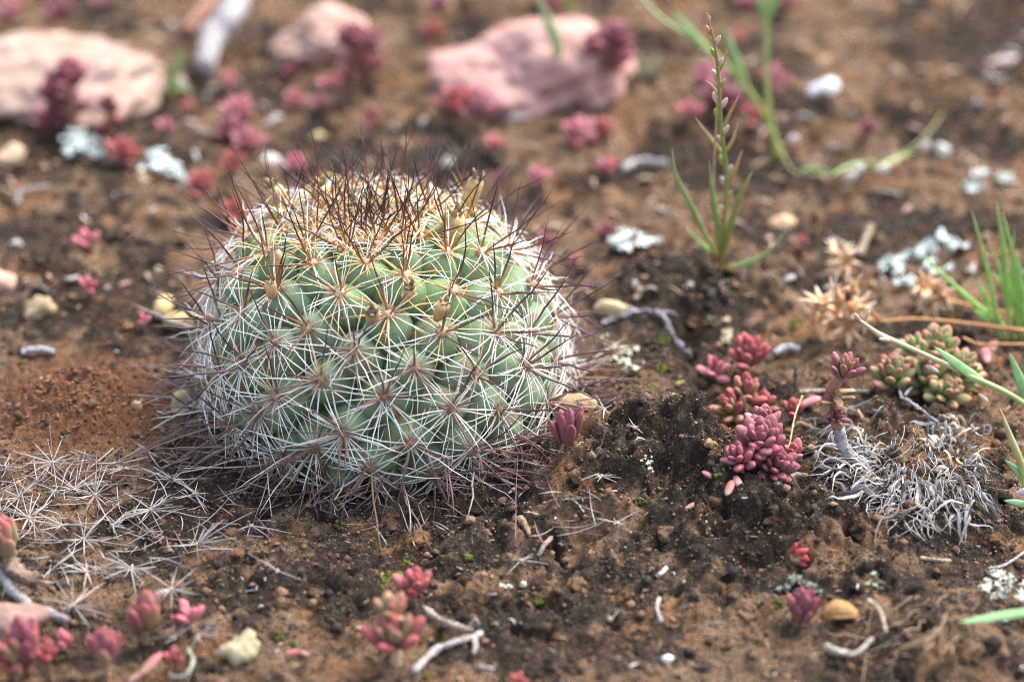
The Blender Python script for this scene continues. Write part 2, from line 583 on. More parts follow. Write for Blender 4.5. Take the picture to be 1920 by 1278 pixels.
# ------------------------------------------------------------------ build the ground sheet
nx, ny = len(XS), len(YS)
idx = np.arange(nx * ny).reshape(ny, nx)
quads = np.stack([idx[:-1, :-1], idx[:-1, 1:], idx[1:, 1:], idx[1:, :-1]], -1).reshape(-1, 4)
me = bpy.data.meshes.new("ground")
me.vertices.add(nx * ny)
me.vertices.foreach_set("co", np.stack([GX, GY, GZ], -1).astype(np.float32).ravel())
me.loops.add(len(quads) * 4)
me.loops.foreach_set("vertex_index", quads.astype(np.int32).ravel())
me.polygons.add(len(quads))
me.polygons.foreach_set("loop_start", (np.arange(len(quads)) * 4).astype(np.int32))
me.polygons.foreach_set("use_smooth", np.ones(len(quads), dtype=bool))
me.update(calc_edges=True)
for nm, arr in (("crust", GC), ("sand", GS)):
    a = me.attributes.new(nm, 'FLOAT', 'POINT')
    a.data.foreach_set("value", arr.astype(np.float32).ravel())
me.materials.append(soil_material())
ground = bpy.data.objects.new("ground", me)
COL.objects.link(ground)
ground['kind'] = "structure"
ground['label'] = "bare brown desert soil with dark crust and an ant hole"

# ------------------------------------------------------------------ soil grains and crumbs (nobody could count them)
OCT_V = np.array([(1, 0, 0), (-1, 0, 0), (0, 1, 0), (0, -1, 0), (0, 0, 1), (0, 0, -1)], float)
OCT_F = np.array([(0, 2, 4), (2, 1, 4), (1, 3, 4), (3, 0, 4), (2, 0, 5), (1, 2, 5), (3, 1, 5), (0, 3, 5)])


def scatter_grains(name, n, xr, yr, size, cols, mat, seed, keep=None, sink=.2):
    r = np.random.default_rng(seed)
    x = r.uniform(*xr, n); y = r.uniform(*yr, n)
    if keep is not None:
        k = keep(x, y, r)
        x, y = x[k], y[k]
        n = len(x)
    s = size[0] * (size[1] / size[0]) ** (r.random(n) ** 2.2)
    z = hgts(x, y) + s * (.5 - sink)
    q = OCT_V[None] * (.6 + .7 * r.random((n, 6, 1)))
    q = q * np.array([1, 1, .75]) * s[:, None, None] * .5
    a = r.random(n) * 6.28
    ca, sa = np.cos(a)[:, None], np.sin(a)[:, None]
    q = np.stack([q[..., 0] * ca - q[..., 1] * sa, q[..., 0] * sa + q[..., 1] * ca, q[..., 2] + .3 * q[..., 0]], -1)
    V = (q + np.stack([x, y, z], -1)[:, None]).reshape(-1, 3)
    F = (OCT_F[None] + (np.arange(n) * 6)[:, None, None]).reshape(-1, 3)
    ci = r.integers(0, len(cols), n)
    C = np.repeat(np.array(cols)[ci] * (.7 + .6 * r.random((n, 1))), 6, 0)
    me = bpy.data.meshes.new(name)
    me.vertices.add(len(V)); me.vertices.foreach_set("co", V.astype(np.float32).ravel())
    me.loops.add(len(F) * 3); me.loops.foreach_set("vertex_index", F.astype(np.int32).ravel())
    me.polygons.add(len(F)); me.polygons.foreach_set("loop_start", (np.arange(len(F)) * 3).astype(np.int32))
    me.update(calc_edges=True)
    at = me.color_attributes.new("col", 'FLOAT_COLOR', 'POINT')
    at.data.foreach_set("color", np.concatenate([C, np.ones((len(C), 1))], 1).astype(np.float32).ravel())
    me.materials.append(mat)
    o = bpy.data.objects.new(name, me)
    COL.objects.link(o)
    o['kind'] = "stuff"
    return o


def front(x, y, r):
    return r.random(len(x)) < np.where(y < .03, 1.0, .35)


o = scatter_grains("soil_grit", 88000, (-.11, .15), (-.10, .10), (.00018, .00085),
                   [(.24, .15, .085), (.30, .18, .10), (.17, .105, .06), (.035, .03, .028), (.05, .042, .036), (.03, .026, .024), (.11, .075, .05), (.14, .09, .055), (.045, .038, .032)],
                   M['grit'], 5, front)
tag(o, "fine golden and dark soil grains strewn over the bare ground", "soil grit", kind="stuff")
o = scatter_grains("soil_crumbs", 4200, (-.125, .175), (-.10, .24), (.0008, .0032),
                   [(.19, .11, .07), (.15, .09, .06), (.055, .045, .038), (.24, .145, .09)], M['crumb'], 6, sink=.3)
tag(o, "rough brown and black crumbs of dried crust on the soil", "soil crumbs", kind="stuff")
o = scatter_grains("anthill_crumbs", 5200, (A_HILL[0] - .02, A_HILL[0] + .022), (A_HILL[1] - .025, A_HILL[1] + .022), (.0004, .0012),
                   [(.24, .105, .052), (.19, .08, .04), (.30, .14, .075)], M['crumb'], 7,
                   lambda x, y, r: r.random(len(x)) < np.exp(-(((x - A_HILL[0]) ** 2 + (y - A_HILL[1]) ** 2) / .010 ** 2)) *
                   (np.hypot(x - A_HILL[0], y - A_HILL[1]) > .0030))
tag(o, "loose orange pellets heaped round the ant hole", "soil pellets", kind="stuff")

jc = Joined()
rcl = np.random.default_rng(77)
for k in range(520):
    px, py = rcl.uniform(-30, 1950), rcl.uniform(-20, 1290)
    if ((px - 723) / 380) ** 2 + ((py - 640) / 300) ** 2 < 1 or (px < 400 and 640 < py < 1100):
        continue
    p = G(px, py)
    r_ = .0007 * (1 + 2.2 * rcl.random() ** 3)
    V, F = ICO[3 if r_ > .0011 else 2]
    V = V * (1 + .45 * wave_noise(V, 900 + k, 2.4, 4))[:, None] * np.array([1, 1, .7]) * r_ * rcl.uniform(.7, 1.3, 3)
    jc.add(V + p - np.array([0, 0, r_ * .12]), F, np.array([rcl.random() < .4, 0, 0]))
o = jc.build("soil_clods", ground.data.materials[0])
vals = np.concatenate(jc.C)[:, 0].astype(np.float32)
o.data.attributes.new("crust", 'FLOAT', 'POINT').data.foreach_set("value", vals)
tag(o, "crumbly brown and black clods loose on the crusted ground", "soil clods", kind="stuff")

# ------------------------------------------------------------------ the cactus
CACTUS_LEAN = np.array([-.10, .0])            # the crown sits a little to one side
PROF = np.array([(0, 3.90), (.35, 3.90), (.8, 3.85), (1.3, 3.70), (1.8, 3.42), (2.20, 3.00), (2.55, 2.40), (2.75, 1.80),
                 (2.78, 1.25), (2.66, .70), (2.40, .2), (2.05, -.2)]) * CM
pl = np.concatenate([[0], np.cumsum(np.linalg.norm(np.diff(PROF, axis=0), axis=1))])


def prof(s):
    return np.interp(s, pl, PROF[:, 0]), np.interp(s, pl, PROF[:, 1])


def body_pt(s, a):
    r, z = prof(s)
    sh = CACTUS_LEAN * np.clip(z / CM - 1.5, 0, None) * CM
    return np.array([r * np.cos(a) + sh[0], r * np.sin(a) * 1.0 + sh[1], z])


def body_nrm(s, a):
    e = .0015
    r0, z0 = prof(max(s - e, 0)); r1, z1 = prof(s + e)
    dr, dz = r1 - r0, z1 - z0
    return unit((-dz * np.cos(a), -dz * np.sin(a), dr))


cactus = thing("barrel_cactus", "round green ball cactus covered in white and dark red spines", "cactus", (0, 0, 0))
cactus['label'] = "round green ball cactus bristling with white and dark red spines"
SSEG, ASEG = 40, 72
ss = np.linspace(0, pl[-1], SSEG)
V, F = [], []
for s in ss:
    for k in range(ASEG):
        V.append(body_pt(s, 2 * math.pi * k / ASEG))
V = np.array(V)
for i in range(SSEG - 1):
    for k in range(ASEG):
        k2 = (k + 1) % ASEG
        F.append((i * ASEG + k, i * ASEG + k2, (i + 1) * ASEG + k2, (i + 1) * ASEG + k))
cb = np.tile(np.array([.085, .135, .065]), (len(V), 1))
link_mesh("stem_body", V, F, M['cactus'], cactus, cb)

# tubercles on a golden-angle spiral, smaller and denser towards the crown
NT = 160
u = np.linspace(0, 1, 4000)
sv = u * pl[-1]
rv, _ = prof(sv)
spacing = .0034 + (.0094 - .0034) * sstep(0, .022, sv)
dens = 2 * np.pi * np.maximum(rv, .0006) / spacing ** 2
cum = np.cumsum(dens); cum /= cum[-1]
GA = math.pi * (3 - math.sqrt(5))
TUB = []
TP = [(0, 1.0), (.16, .985), (.34, .93), (.52, .83), (.68, .68), (.82, .46), (.92, .27), (1.0, .0)]  # (height, radius)
tubs = []
for i in range(NT):
    s = float(np.interp((i + .6) / NT, cum, sv))
    a = i * GA + .9 + RNG.normal() * .02
    sp = float(np.interp(s, sv, spacing))
    c = body_pt(s, a); nrm = body_nrm(s, a)
    up = np.array([0, 0, 1.0])
    low = sstep(.045, .065, s)                       # how far down the side
    axis = unit(nrm + up * (.10 - .18 * low) + RNG.normal(size=3) * .04)
    rad = sp * .62 * (1 + RNG.normal() * .05)
    ht = sp * (.76 - .14 * low) * (1 + RNG.normal() * .06)
    X, Y, Z = basis(axis, up)
    sides = 14
    Vt, tt = [], []
    base = c - axis * .0018
    for j, (hh, rr) in enumerate(TP):
        for k in range(sides if rr > 0 else 1):
            q = 2 * math.pi * k / sides
            w = 1 + .05 * math.sin(2 * q + i) + .04 * math.sin(3 * q + 2.1 * i)
            # wider below, so that the tip points a little up
            off = Y * (-.12 * rad * (1 - hh))
            Vt.append(base + axis * (hh * (ht + .0018)) + off + (X * math.cos(q) * 1.04 + Y * math.sin(q) * .96) * rr * rad * w)
            tt.append(hh)
    Ft = []
    for j in range(len(TP) - 1):
        for k in range(sides):
            k2 = (k + 1) % sides
            if TP[j + 1][1] > 0:
                Ft.append((j * sides + k, j * sides + k2, (j + 1) * sides + k2, (j + 1) * sides + k))
            else:
                Ft.append((j * sides + k, j * sides + k2, (j + 1) * sides))
    tt = np.array(tt)
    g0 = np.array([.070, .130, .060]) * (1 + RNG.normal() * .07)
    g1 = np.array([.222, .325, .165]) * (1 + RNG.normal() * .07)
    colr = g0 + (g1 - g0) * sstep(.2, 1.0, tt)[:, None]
    if s < .022:
        colr = colr * np.array([.85, .95, .8])
    # soil dust caked on the lowest ones
    dust = .8 * sstep(.050, .068, s)
    colr = colr * (1 - dust) + np.array([.17, .10, .055]) * dust
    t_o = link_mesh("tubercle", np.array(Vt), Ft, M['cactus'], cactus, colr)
    tip = base + axis * (ht + .0018)
    tubs.append((s, a, tip, axis, sp, low, t_o))
    # the woolly areole on its tip
    ar = .00120 * (.8 + .25 * RNG.random())
    Va, Fa = ICO[2]
    Va = Va * (1 + .28 * wave_noise(Va, i, 2.2, 2))[:, None] * ar
    Va = Va[:, 0:1] * X + Va[:, 1:2] * Y + Va[:, 2:3] * Z * .8 + tip
    young = 1 - sstep(.018, .036, s)
    wc = np.array([.66, .46, .31]) * young + np.array([.34, .21, .13]) * (1 - young)
    link_mesh("areole", Va, Fa, M['wool'], t_o, wc * (.85 + .3 * RNG.random()))


def spine_mesh(p, d, L, r0, bend, sides=5, segs=5, wob=.02):
    """one needle from p along d, bent towards `bend` (a vector)"""
    t = np.linspace(0, 1, segs + 1)
    P = p + np.outer(t * L, d) + np.outer(t ** 2 * L, bend)
    if wob:
        P[1:-1] += RNG.normal(size=(segs - 1, 3)) * L * wob * .4
    R = r0 * np.array([1.0, .95, .82, .62, .38, .10])[:segs + 1] if segs == 5 else r0 * np.linspace(1, .1, segs + 1)
    return tube(P, R, sides)


cam_dir = unit(CAM - np.array([0, 0, .02]))
order = sorted(range(NT), key=lambda i: -(tubs[i][3] @ cam_dir) - .25 * (tubs[i][0] < .03))
rest_r, rest_c = Joined(), Joined()
n_rad = n_cen = 0
for i in order:
    s, a, tip, axis, sp, low, t_o = tubs[i]
    X, Y, Z = basis(axis, np.array([0, 0, 1.0]))
    young = float(1 - sstep(.012, .034, s))
    vy = float(1 - sstep(.0, .008, s))
    # radial spines: flat against the body, white with honey bases on the young ones
    nr = int(RNG.integers(16, 23)) - int(3 * vy)
    Lr = (.0058 + .0050 * sstep(0, .035, s)) * (1 - .1 * low)
    ph = RNG.random() * 6.28
    for k in range(nr):
        q = ph + 2 * math.pi * (k + .35 * RNG.normal()) / nr
        el = math.radians(RNG.uniform(6, 26) + 14 * young)
        lat = X * math.cos(q) + Y * math.sin(q)
        d = lat * math.cos(el) + axis * math.sin(el)
        L = Lr * RNG.uniform(.62, 1.28) * (1.08 if abs(math.cos(q)) > .6 else .95)
        bend = -axis * RNG.uniform(.06, .40) + X * RNG.normal() * .05
        Vs, Fs, t = spine_mesh(tip + lat * .0004, d, L, .00018 * RNG.uniform(.8, 1.15) * (.85 if young > .6 else 1), bend, 4, 5)
        wv = np.array([.90, .88, .82]) * RNG.uniform(.85, 1.05)
        if RNG.random() < .45 * young + .05:
            wv = np.array([.72, .50, .20])
        hb = np.array([.60, .30, .09]) * young + np.array([.50, .38, .27]) * (1 - young)
        dirt = min(1, .95 * low * RNG.random() ** .45 + .12 * RNG.random())
        wv = wv * (1 - dirt) + np.array([.36, .24, .18]) * dirt
        cc = lerp3([(0, hb), (.28, hb * .4 + wv * .6), (.55, wv), (1, wv)], t)
        if n_rad < 300 and (axis @ cam_dir) > .25:
            link_mesh("radial_spine", Vs, Fs, M['spine'], cactus, cc); n_rad += 1
        else:
            rest_r.add(Vs, Fs, cc)
    # central spines: long, stiff, dark
    nc = int(RNG.integers(3, 5)) if young > .5 else int(RNG.integers(3, 6))
    if vy > .5:
        nc = 5
    ph = RNG.random() * 6.28
    for k in range(nc):
        q = ph + 2 * math.pi * (k + .25 * RNG.normal()) / nc
        sp_ang = math.radians(RNG.uniform(22, 58) if young > .4 else RNG.uniform(26, 62))
        if k == 0:
            sp_ang *= .4
        lat = X * math.cos(q) + Y * math.sin(q)
        d = unit(axis * math.cos(sp_ang) + lat * math.sin(sp_ang) + np.array([0, 0, .03 * young]))
        L = RNG.uniform(.0115, .0165) * (1 - .5 * vy) * (1 + .10 * young) * (1 + .50 * low)
        bend = RNG.normal(size=3) * .05
        if RNG.random() < .12:
            bend = bend * 4
        Vs, Fs, t = spine_mesh(tip + lat * .0003, d, L, .00025 * (1 - .2 * young) * RNG.uniform(.85, 1.15), bend, 5, 5)
        rb = np.array([.46, .20, .06]); rm = np.array([.10, .024, .014]); rt = np.array([.010, .005, .009])
        ob = np.array([.36, .24, .18]); om = np.array([.14, .075, .08]); ot = np.array([.035, .018, .028])
        y2 = np.clip(young * 1.3 + RNG.normal() * .12, 0, 1)
        if RNG.random() < .4:
            ot = np.array([.03, .015, .02]); om = np.array([.10, .045, .04])
        cc = lerp3([(0, rb * y2 + ob * (1 - y2)), (.35, rm * y2 + om * (1 - y2)), (.75, rt * y2 + ot * (1 - y2)), (1, rt * y2 + ot * (1 - y2))], t)
        if vy > .5:
            cc = cc * .3
        if n_cen < 300 and (axis @ cam_dir > .05 or s < .05):
            link_mesh("central_spine", Vs, Fs, M['spine'], cactus, cc); n_cen += 1
        else:
            rest_c.add(Vs, Fs, cc)
# the shaggy skirt of old spines about the foot
for k in range(470):
    a = RNG.random() * 6.283
    z = RNG.uniform(.1, 1.1) * CM
    r = .0285 + .004 * RNG.random()
    p = np.array([r * math.cos(a), r * math.sin(a), z])
    q = a + RNG.normal() * .75
    d = unit((math.cos(q), math.sin(q), RNG.uniform(-.65, .35)))
    L = RNG.uniform(.009, .026)
    e = p + d * L
    lim = hgt(e[0], e[1]) + .0006
    if e[2] < lim:
        d = unit(np.array([e[0], e[1], lim]) - p)
    Vs, Fs, t = spine_mesh(p, d, L, .00024 * RNG.uniform(.7, 1.15), RNG.normal(size=3) * .05, 5, 5)
    ob = np.array([.36, .25, .19]) * RNG.uniform(.6, 1.3); om = np.array([.19, .11, .11]) * RNG.uniform(.6, 1.3); ot = np.array([.08, .04, .06])
    if RNG.random() < .42:
        ob = np.array([.40, .28, .17]) * RNG.uniform(.6, 1.2); om = np.array([.30, .19, .12]) * RNG.uniform(.6, 1.2); ot = np.array([.13, .075, .06])
    elif RNG.random() < .25:
        ob = om = ot = np.array([.58, .53, .47]) * RNG.uniform(.6, 1.1)
    rest_c.add(Vs, Fs, lerp3([(0, ob), (.4, om), (1, ot)], t))
o = rest_r.build("radial_spine_mass", M['spine'], cactus); o['kind'] = "stuff"
o = rest_c.build("central_spine_mass", M['spine'], cactus); o['kind'] = "stuff"


def near_tub(px, py):
    best, bi = 1e9, 0
    for i, tb in enumerate(tubs):
        if tb[3] @ cam_dir < -.1:
            continue
        d = tb[2] - CAM
        x = W0 / 2 + FPX * (d @ RGT) / (d @ FWD); y = H0 / 2 - FPX * (d @ UPV) / (d @ FWD)
        e = (x - px) ** 2 + (y - py) ** 2
        if e < best:
            best, bi = e, i
    return bi


def dried_fruit(px, py, L, r, mouth, tilt=(0, 0, 1), dark=.3):
    """a papery tan husk, split open at the mouth, standing in the axil of a tubercle"""
    s, a, tip, axis, sp, low, t_o = tubs[near_tub(px, py)]
    target = at_depth(px, py, tip[1] - (.0035 if py > 470 else .001))
    k_ = .95 if py > 470 else 1.15
    L, r = L * k_, r * k_
    d = unit(axis * .6 + np.array(tilt))
    P = [target - d * L * .55, target - d * L * .25, target, target + d * L * .3, target + d * L * .45]
    P = spline(P, 10)
    t = np.linspace(0, 1, 10)
    R = r * np.interp(t, [0, .15, .5, .8, .95, 1], [.35, .75, 1, .95, mouth, mouth * .7])
    V, F, tv = tube(P, R, 12)
    V += (wave_noise(V / r * .8, int(px), 1.6, 3) * r * .26)[:, None] * unit(cam_dir)
    cc = lerp3([(0, (.46, .24, .08)), (.4, (.58, .36, .13)), (.85, (.60, .42, .20)), (1, (.13, .10, .07) if dark else (.5, .36, .18))], tv)
    o = link_mesh("dried_fruit", V, F, M['dry'], cactus, cc)
    # ragged flower remnant at the mouth
    for k in range(4):
        q = k * 1.57 + px
        X, Y, Z = basis(d, np.array([0, 1.0, 0]))
        b0 = P[-1] + (X * math.cos(q) + Y * math.sin(q)) * r * .4
        V, F, tv = tube([b0, b0 + d * r * .5 + (X * math.cos(q) + Y * math.sin(q)) * r * .35, b0 + d * r * .8 + (X * math.cos(q + .5) + Y * math.sin(q + .5)) * r * .5],
                        [r * .35, r * .3, r * .08], 5, .4, d)
        link_mesh("husk_tip", V, F, M['dry'], o, np.array([.42, .30, .15]) * (.5 + .6 * RNG.random()))


dried_fruit(522, 378, .0068, .0018, .75, (-.3, 0, 1))
dried_fruit(602, 376, .0060, .0016, .8, (0, 0, 1), 0)
dried_fruit(882, 370, .0082, .0015, .8, (.15, 0, 1))
dried_fruit(848, 432, .0070, .0019, .8, (.1, 0, 1), 0)
dried_fruit(520, 492, .0070, .0012, .7, (.1, 0, 1), 0)
dried_fruit(508, 542, .0052, .0012, .5, (.3, -.3, .8), 0)
dried_fruit(766, 550, .0050, .0015, .85, (.05, -.5, 1))
dried_fruit(699, 590, .0046, .0016, .85, (-.1, -.8, .8))
dried_fruit(826, 582, .0058, .0014, .7, (.25, -.2, 1), 0)

# ------------------------------------------------------------------ stonecrops (fat-leaved little succulents)
PAL = {  # base, middle, tip
    'red': ((.23, .145, .085), (.29, .105, .09), (.33, .055, .06)),
    'rose': ((.30, .19, .125), (.33, .135, .115), (.36, .075, .08)),
    'pink': ((.45, .24, .20), (.47, .18, .18), (.50, .125, .155)),
    'purple': ((.20, .11, .09), (.23, .095, .10), (.27, .07, .085)),
    'maroon': ((.17, .085, .07), (.22, .08, .09), (.26, .065, .085)),
    'dusty': ((.34, .20, .16), (.38, .17, .18), (.40, .13, .15)),
    'green': ((.20, .29, .08), (.235, .29, .11), (.36, .095, .08)),
    'olive': ((.22, .20, .09), (.26, .19, .11), (.36, .09, .09)),
    'greenred': ((.24, .25, .09), (.265, .18, .10), (.31, .065, .07)),
}
LP = np.array([(0, .34), (.10, .60), (.26, .86), (.48, 1.0), (.68, .97), (.84, .76), (.94, .46), (1.0, .08)])


def fat_leaf(base, d, inner, L, Wd, pal, bend=.12, sides=8, spot=False, thick=.72):
    """one plump pointed leaf from base along d; inner points to the plant's axis"""
    X, Y, Z = basis(d, inner)
    t = LP[:, 0]
    ctr = base + np.outer(t * L, Z) + np.outer(np.sin(t * math.pi * .5) ** 2 * L * bend, unit(np.cross(Z, X)) * 1.0 * (1 if np.dot(np.cross(Z, X), inner) > 0 else -1))
    V, tt = [], []
    for j in range(len(t)):
        for k in range(sides):
            q = 2 * math.pi * k / sides
            th = thick * (.75 if math.sin(q) > 0 else 1.0)
            V.append(ctr[j] + (X * math.cos(q) + Y * math.sin(q) * th) * LP[j, 1] * Wd * .5)
            tt.append(t[j])
    F = []
    for j in range(len(t) - 1):
        for k in range(sides):
            k2 = (k + 1) % sides
            F.append((j * sides + k, j * sides + k2, (j + 1) * sides + k2, (j + 1) * sides + k))
    F.append(tuple(range(sides - 1, -1, -1))); F.append(tuple(range((len(t) - 1) * sides, len(t) * sides)))
    b, m, e = (np.array(c) for c in PAL[pal])
    j = 1 + RNG.normal() * .10
    hue = RNG.normal() * .05
    sh = np.array([1 + hue, 1 - hue * 1.5, 1 - hue])
    cc = lerp3([(0, b), (.5, m), (.86, m * .8 + e * .2), (1, e)] if 'green' in pal else [(0, b), (.5, m), (.82, m * .5 + e * .5), (1, e)], np.array(tt)) * j * sh
    return np.array(V), F, np.clip(cc, .005, .9)


def head(parent, px, py, r, n, pal, lift=None, lean=(0, -.25), lf=.78, wd=.46, spread=(8, 80), pals=None, stemcol=(.24, .13, .08), stem=True, droop=0.0, bud=False):
    """one rosette: a stem part with its leaves; px, py and r are read off the photograph, then set on the ground"""
    p0 = G(px, py)
    wd0 = wd
    r = r * 1.16; wd = min(.50, wd * 1.14); n = int(n * .88) if n > 15 else n; lf = max(lf, .86); spread = (spread[0], spread[0] + (spread[1] - spread[0]) * .88)
    R = r * mpp(p0)
    lf_ = R * .75 if lift is None else lift * CM
    if bud:
        R = R / 1.16; r = r / 1.16
        lf_ = R * 1.15 if lift is None else lift * CM
    c = G(px, py, lf_)
    R = r * mpp(c)
    a = unit((lean[0], lean[1], 1.0))
    foot = np.array([c[0] - a[0] * lf_, c[1] - a[1] * lf_, 0]); foot[2] = hgt(foot[0], foot[1]) - .001
    sp_ = spline([foot, (foot + c) / 2 + RNG.normal(size=3) * R * .08, c], 6)
    V, F, t = tube(sp_, np.linspace(max(R * .16, .0006), max(R * .14, .0005), 6), 7)
    st = link_mesh("stem", V, F, M['dry'], parent, np.array(stemcol))
    X, Y, Z = basis(a, np.array([0, 1.0, .2]))
    ph = RNG.random() * 6.28
    for i in range(n):
        f = (i + .5) / n
        th = math.radians(spread[0] + (spread[1] - spread[0]) * f ** .8 + RNG.normal() * 4)
        q = ph + i * GA + RNG.normal() * .12
        lat = X * math.cos(q) + Y * math.sin(q)
        d = unit(Z * math.cos(th) + lat * math.sin(th) - np.array([0, 0, droop * f]))
        base = c - Z * R * (.15 + .45 * f) + d * (1 - lf) * R
        L = R * lf * (.82 + .35 * f) * RNG.uniform(.88, 1.1)
        if bud:                                     # a closed bud: long leaves hugging the axis
            th = math.radians(3 + 27 * f + RNG.normal() * 3)
            d = unit(Z * math.cos(th) + lat * math.sin(th))
            base = c - Z * R * (.92 - .12 * (1 - f)) + lat * R * .30 * f
            L = R * (1.85 - .35 * f) * RNG.uniform(.9, 1.08)
            wd = wd0 * 1.02
        pk = pal if not pals or RNG.random() > .4 else pals
        V, F, cc = fat_leaf(base, d, Z - d * d.dot(Z) + lat * -.01, L, L * wd * RNG.uniform(.9, 1.12), pk)
        link_mesh("leaf", V, F, M['leaf'], st, cc)
    return c


def stonecrop(label, heads, group=None, name="stonecrop"):
    p = G(heads[0]['px'], heads[0]['py'] + heads[0]['r'] * .5)
    t = thing(name, label, "succulent", p, group)
    for h in heads:
        head(t, **h)
    return t


H = lambda px, py, r, n, pal, **k: dict(px=px, py=py, r=r, n=n, pal=pal, **k)
GR_R = "stonecrops on the bare soil"
# the sharp ones
stonecrop("small wine-red stonecrop with upright leaves touching the cactus's lower edge", [H(1065, 808, 44, 10, 'purple', wd=.34, bud=True)], GR_R)
stonecrop("rosy stonecrop head behind the red clump, beside a curled pale pink head", [H(1402, 662, 50, 24, 'rose', pals='red', lf=.92, wd=.36, spread=(5, 56), lift=.55)], GR_R)
stonecrop("pale pink drooping stonecrop head at the far end of the red clump", [H(1338, 690, 34, 9, 'pink', pals='rose', wd=.55, lf=.9, droop=.3)], GR_R)
stonecrop("red and green stonecrop with two heads in the middle of the clump", [
    H(1398, 733, 42, 17, 'greenred', pals='red', spread=(5, 70), lift=.55), H(1368, 765, 38, 13, 'greenred', pals='red', lean=(-.5, -.4), spread=(5, 75)),
    H(1428, 755, 34, 12, 'red', pals='rose', lean=(.3, -.2))], GR_R)
stonecrop("large dusky purple stonecrop mass with many small fat leaves", [
    H(1435, 790, 42, 18, 'purple', pals='dusty', lift=.6, spread=(5, 75)), H(1425, 828, 52, 34, 'purple', lift=.55, lf=.55, wd=.45, lean=(-.1, -.5)),
    H(1382, 868, 36, 16, 'purple', lift=.3, lf=.6, wd=.45, lean=(-.5, -.4)), H(1455, 868, 44, 28, 'purple', pals='maroon', lift=.3, lf=.5, wd=.48, lean=(.2, -.6))], GR_R)
stonecrop("little scarlet stonecrop between purple mass and grey dead grass", [H(1490, 768, 28, 10, 'red', spread=(5, 60), lf=.9)], GR_R)
stonecrop("pale peach stonecrop head pressed against the purple mass", [H(1487, 848, 30, 9, 'rose', pals='pink', spread=(5, 55), lf=.95, wd=.5)], GR_R)
stonecrop("large green stonecrop with red leaf tips beneath the dry stalk", [
    H(1755, 648, 50, 26, 'green', spread=(5, 72), lift=.95, lf=.8, wd=.42), H(1745, 705, 62, 34, 'green', lift=.6, lf=.76, wd=.42, lean=(-.1, -.6)),
    H(1805, 690, 46, 26, 'green', lift=.6, lf=.8, lean=(.6, -.2)), H(1715, 655, 40, 18, 'green', lift=.8, lean=(-.5, 0), lf=.8),
    H(1775, 735, 40, 14, 'green', pals='greenred', lift=.3, lean=(.1, -.7), lf=.8)], GR_R)
stonecrop("dark olive and red stonecrop head tucked behind the large green one", [H(1672, 700, 48, 22, 'olive', pals='green', spread=(5, 70), lift=.5)], GR_R)
stonecrop("purple-red stonecrop standing alone near the orange husk", [H(1508, 1135, 42, 13, 'purple', pals='maroon', wd=.30, bud=True)], GR_R)
coil = thing("stonecrop", "coiled bright red stonecrop bud against a soil lump", "succulent", G(1492, 1060), GR_R)
cst = G(1484, 1030, .25 * CM)
V, F, t = tube(spline([G(1498, 1062), G(1490, 1050, .1 * CM), cst], 8), np.linspace(.0008, .0006, 8), 7)
cstem = link_mesh("stem", V, F, M['dry'], coil, (.34, .24, .12))
for k in range(7):
    an = math.radians(95 - 21 * k)
    p = G(1482 + 1.5 * (k % 3), 1040 + 3 * (k % 2), .16 * CM)
    V, F, cc = fat_leaf(p, unit((math.cos(an), -.25 - .15 * (k % 2), math.sin(an))), np.array([1., -.2, -.6]), .0033 - .0002 * (k % 2), .00165, 'red', bend=.34)
    link_mesh("leaf", V, F, M['leaf'], cstem, cc * np.array([1.15, .75, .95]))
stonecrop("red stonecrop head beside yellow moss, uppermost of the trio above white twigs", [H(777, 1096, 42, 13, 'red', pals='rose', spread=(6, 58), wd=.42, lf=.95, lift=.5)], GR_R)
stonecrop("two-headed green and red stonecrop on a pale stem beside white twigs", [
    H(733, 1146, 50, 17, 'greenred', pals='green', spread=(5, 55), lift=1.0, lf=.95, wd=.38), H(740, 1188, 62, 17, 'red', pals='greenred', spread=(5, 66), lf=.95, wd=.38, lift=.75, stemcol=(.5, .36, .25))], GR_R)
stonecrop("red stonecrop tips cut off by the bottom edge of the photo", [H(975, 1282, 28, 9, 'red', spread=(5, 60))], GR_R)
stonecrop("reddish green stonecrop bud, tallest among fallen spine clusters", [H(274, 1146, 46, 11, 'greenred', pals='purple', wd=.42, lift=.75, bud=True, lean=(.1, -.2), stemcol=(.36, .24, .14))], GR_R)
stonecrop("bright pink stonecrop of three fat leaves next to reddish green bud", [H(352, 1150, 34, 5, 'pink', spread=(20, 60), lf=1.0, wd=.6, lift=.4), H(334, 1165, 22, 4, 'red', spread=(10, 50), lf=1.0, wd=.6, lift=.3)], GR_R)
stonecrop("small crimson stonecrop below the three-leaved pink one", [H(327, 1232, 25, 6, 'red', spread=(10, 70), lf=.95, wd=.55, lift=.4)], GR_R)
stonecrop("blurred rosy green stonecrop bud on dry stem at the bottom, in lower corner", [H(196, 1213, 44, 11, 'purple', pals='greenred', wd=.40, lift=.7, bud=True, stemcol=(.36, .24, .14))], GR_R)
stonecrop("small bright pink stonecrop bud between blurred clump and rosy green bud", [H(121, 1200, 24, 8, 'pink', wd=.40, bud=True)], GR_R)
stonecrop("big blurred red stonecrop clump in the bottom corner before a pinkish stone", [
    H(45, 1205, 56, 14, 'purple', pals='greenred', wd=.36, lift=.75, bud=True), H(85, 1228, 34, 12, 'red', lift=.6, spread=(5, 60)), H(8, 1230, 42, 12, 'pink', pals='red', lift=.6)], GR_R)
stonecrop("red and green stonecrop cut by the photo's edge above a white root", [H(4, 1010, 48, 10, 'greenred', pals='purple', wd=.42, lift=.9, bud=True, stemcol=(.36, .26, .17))], GR_R)

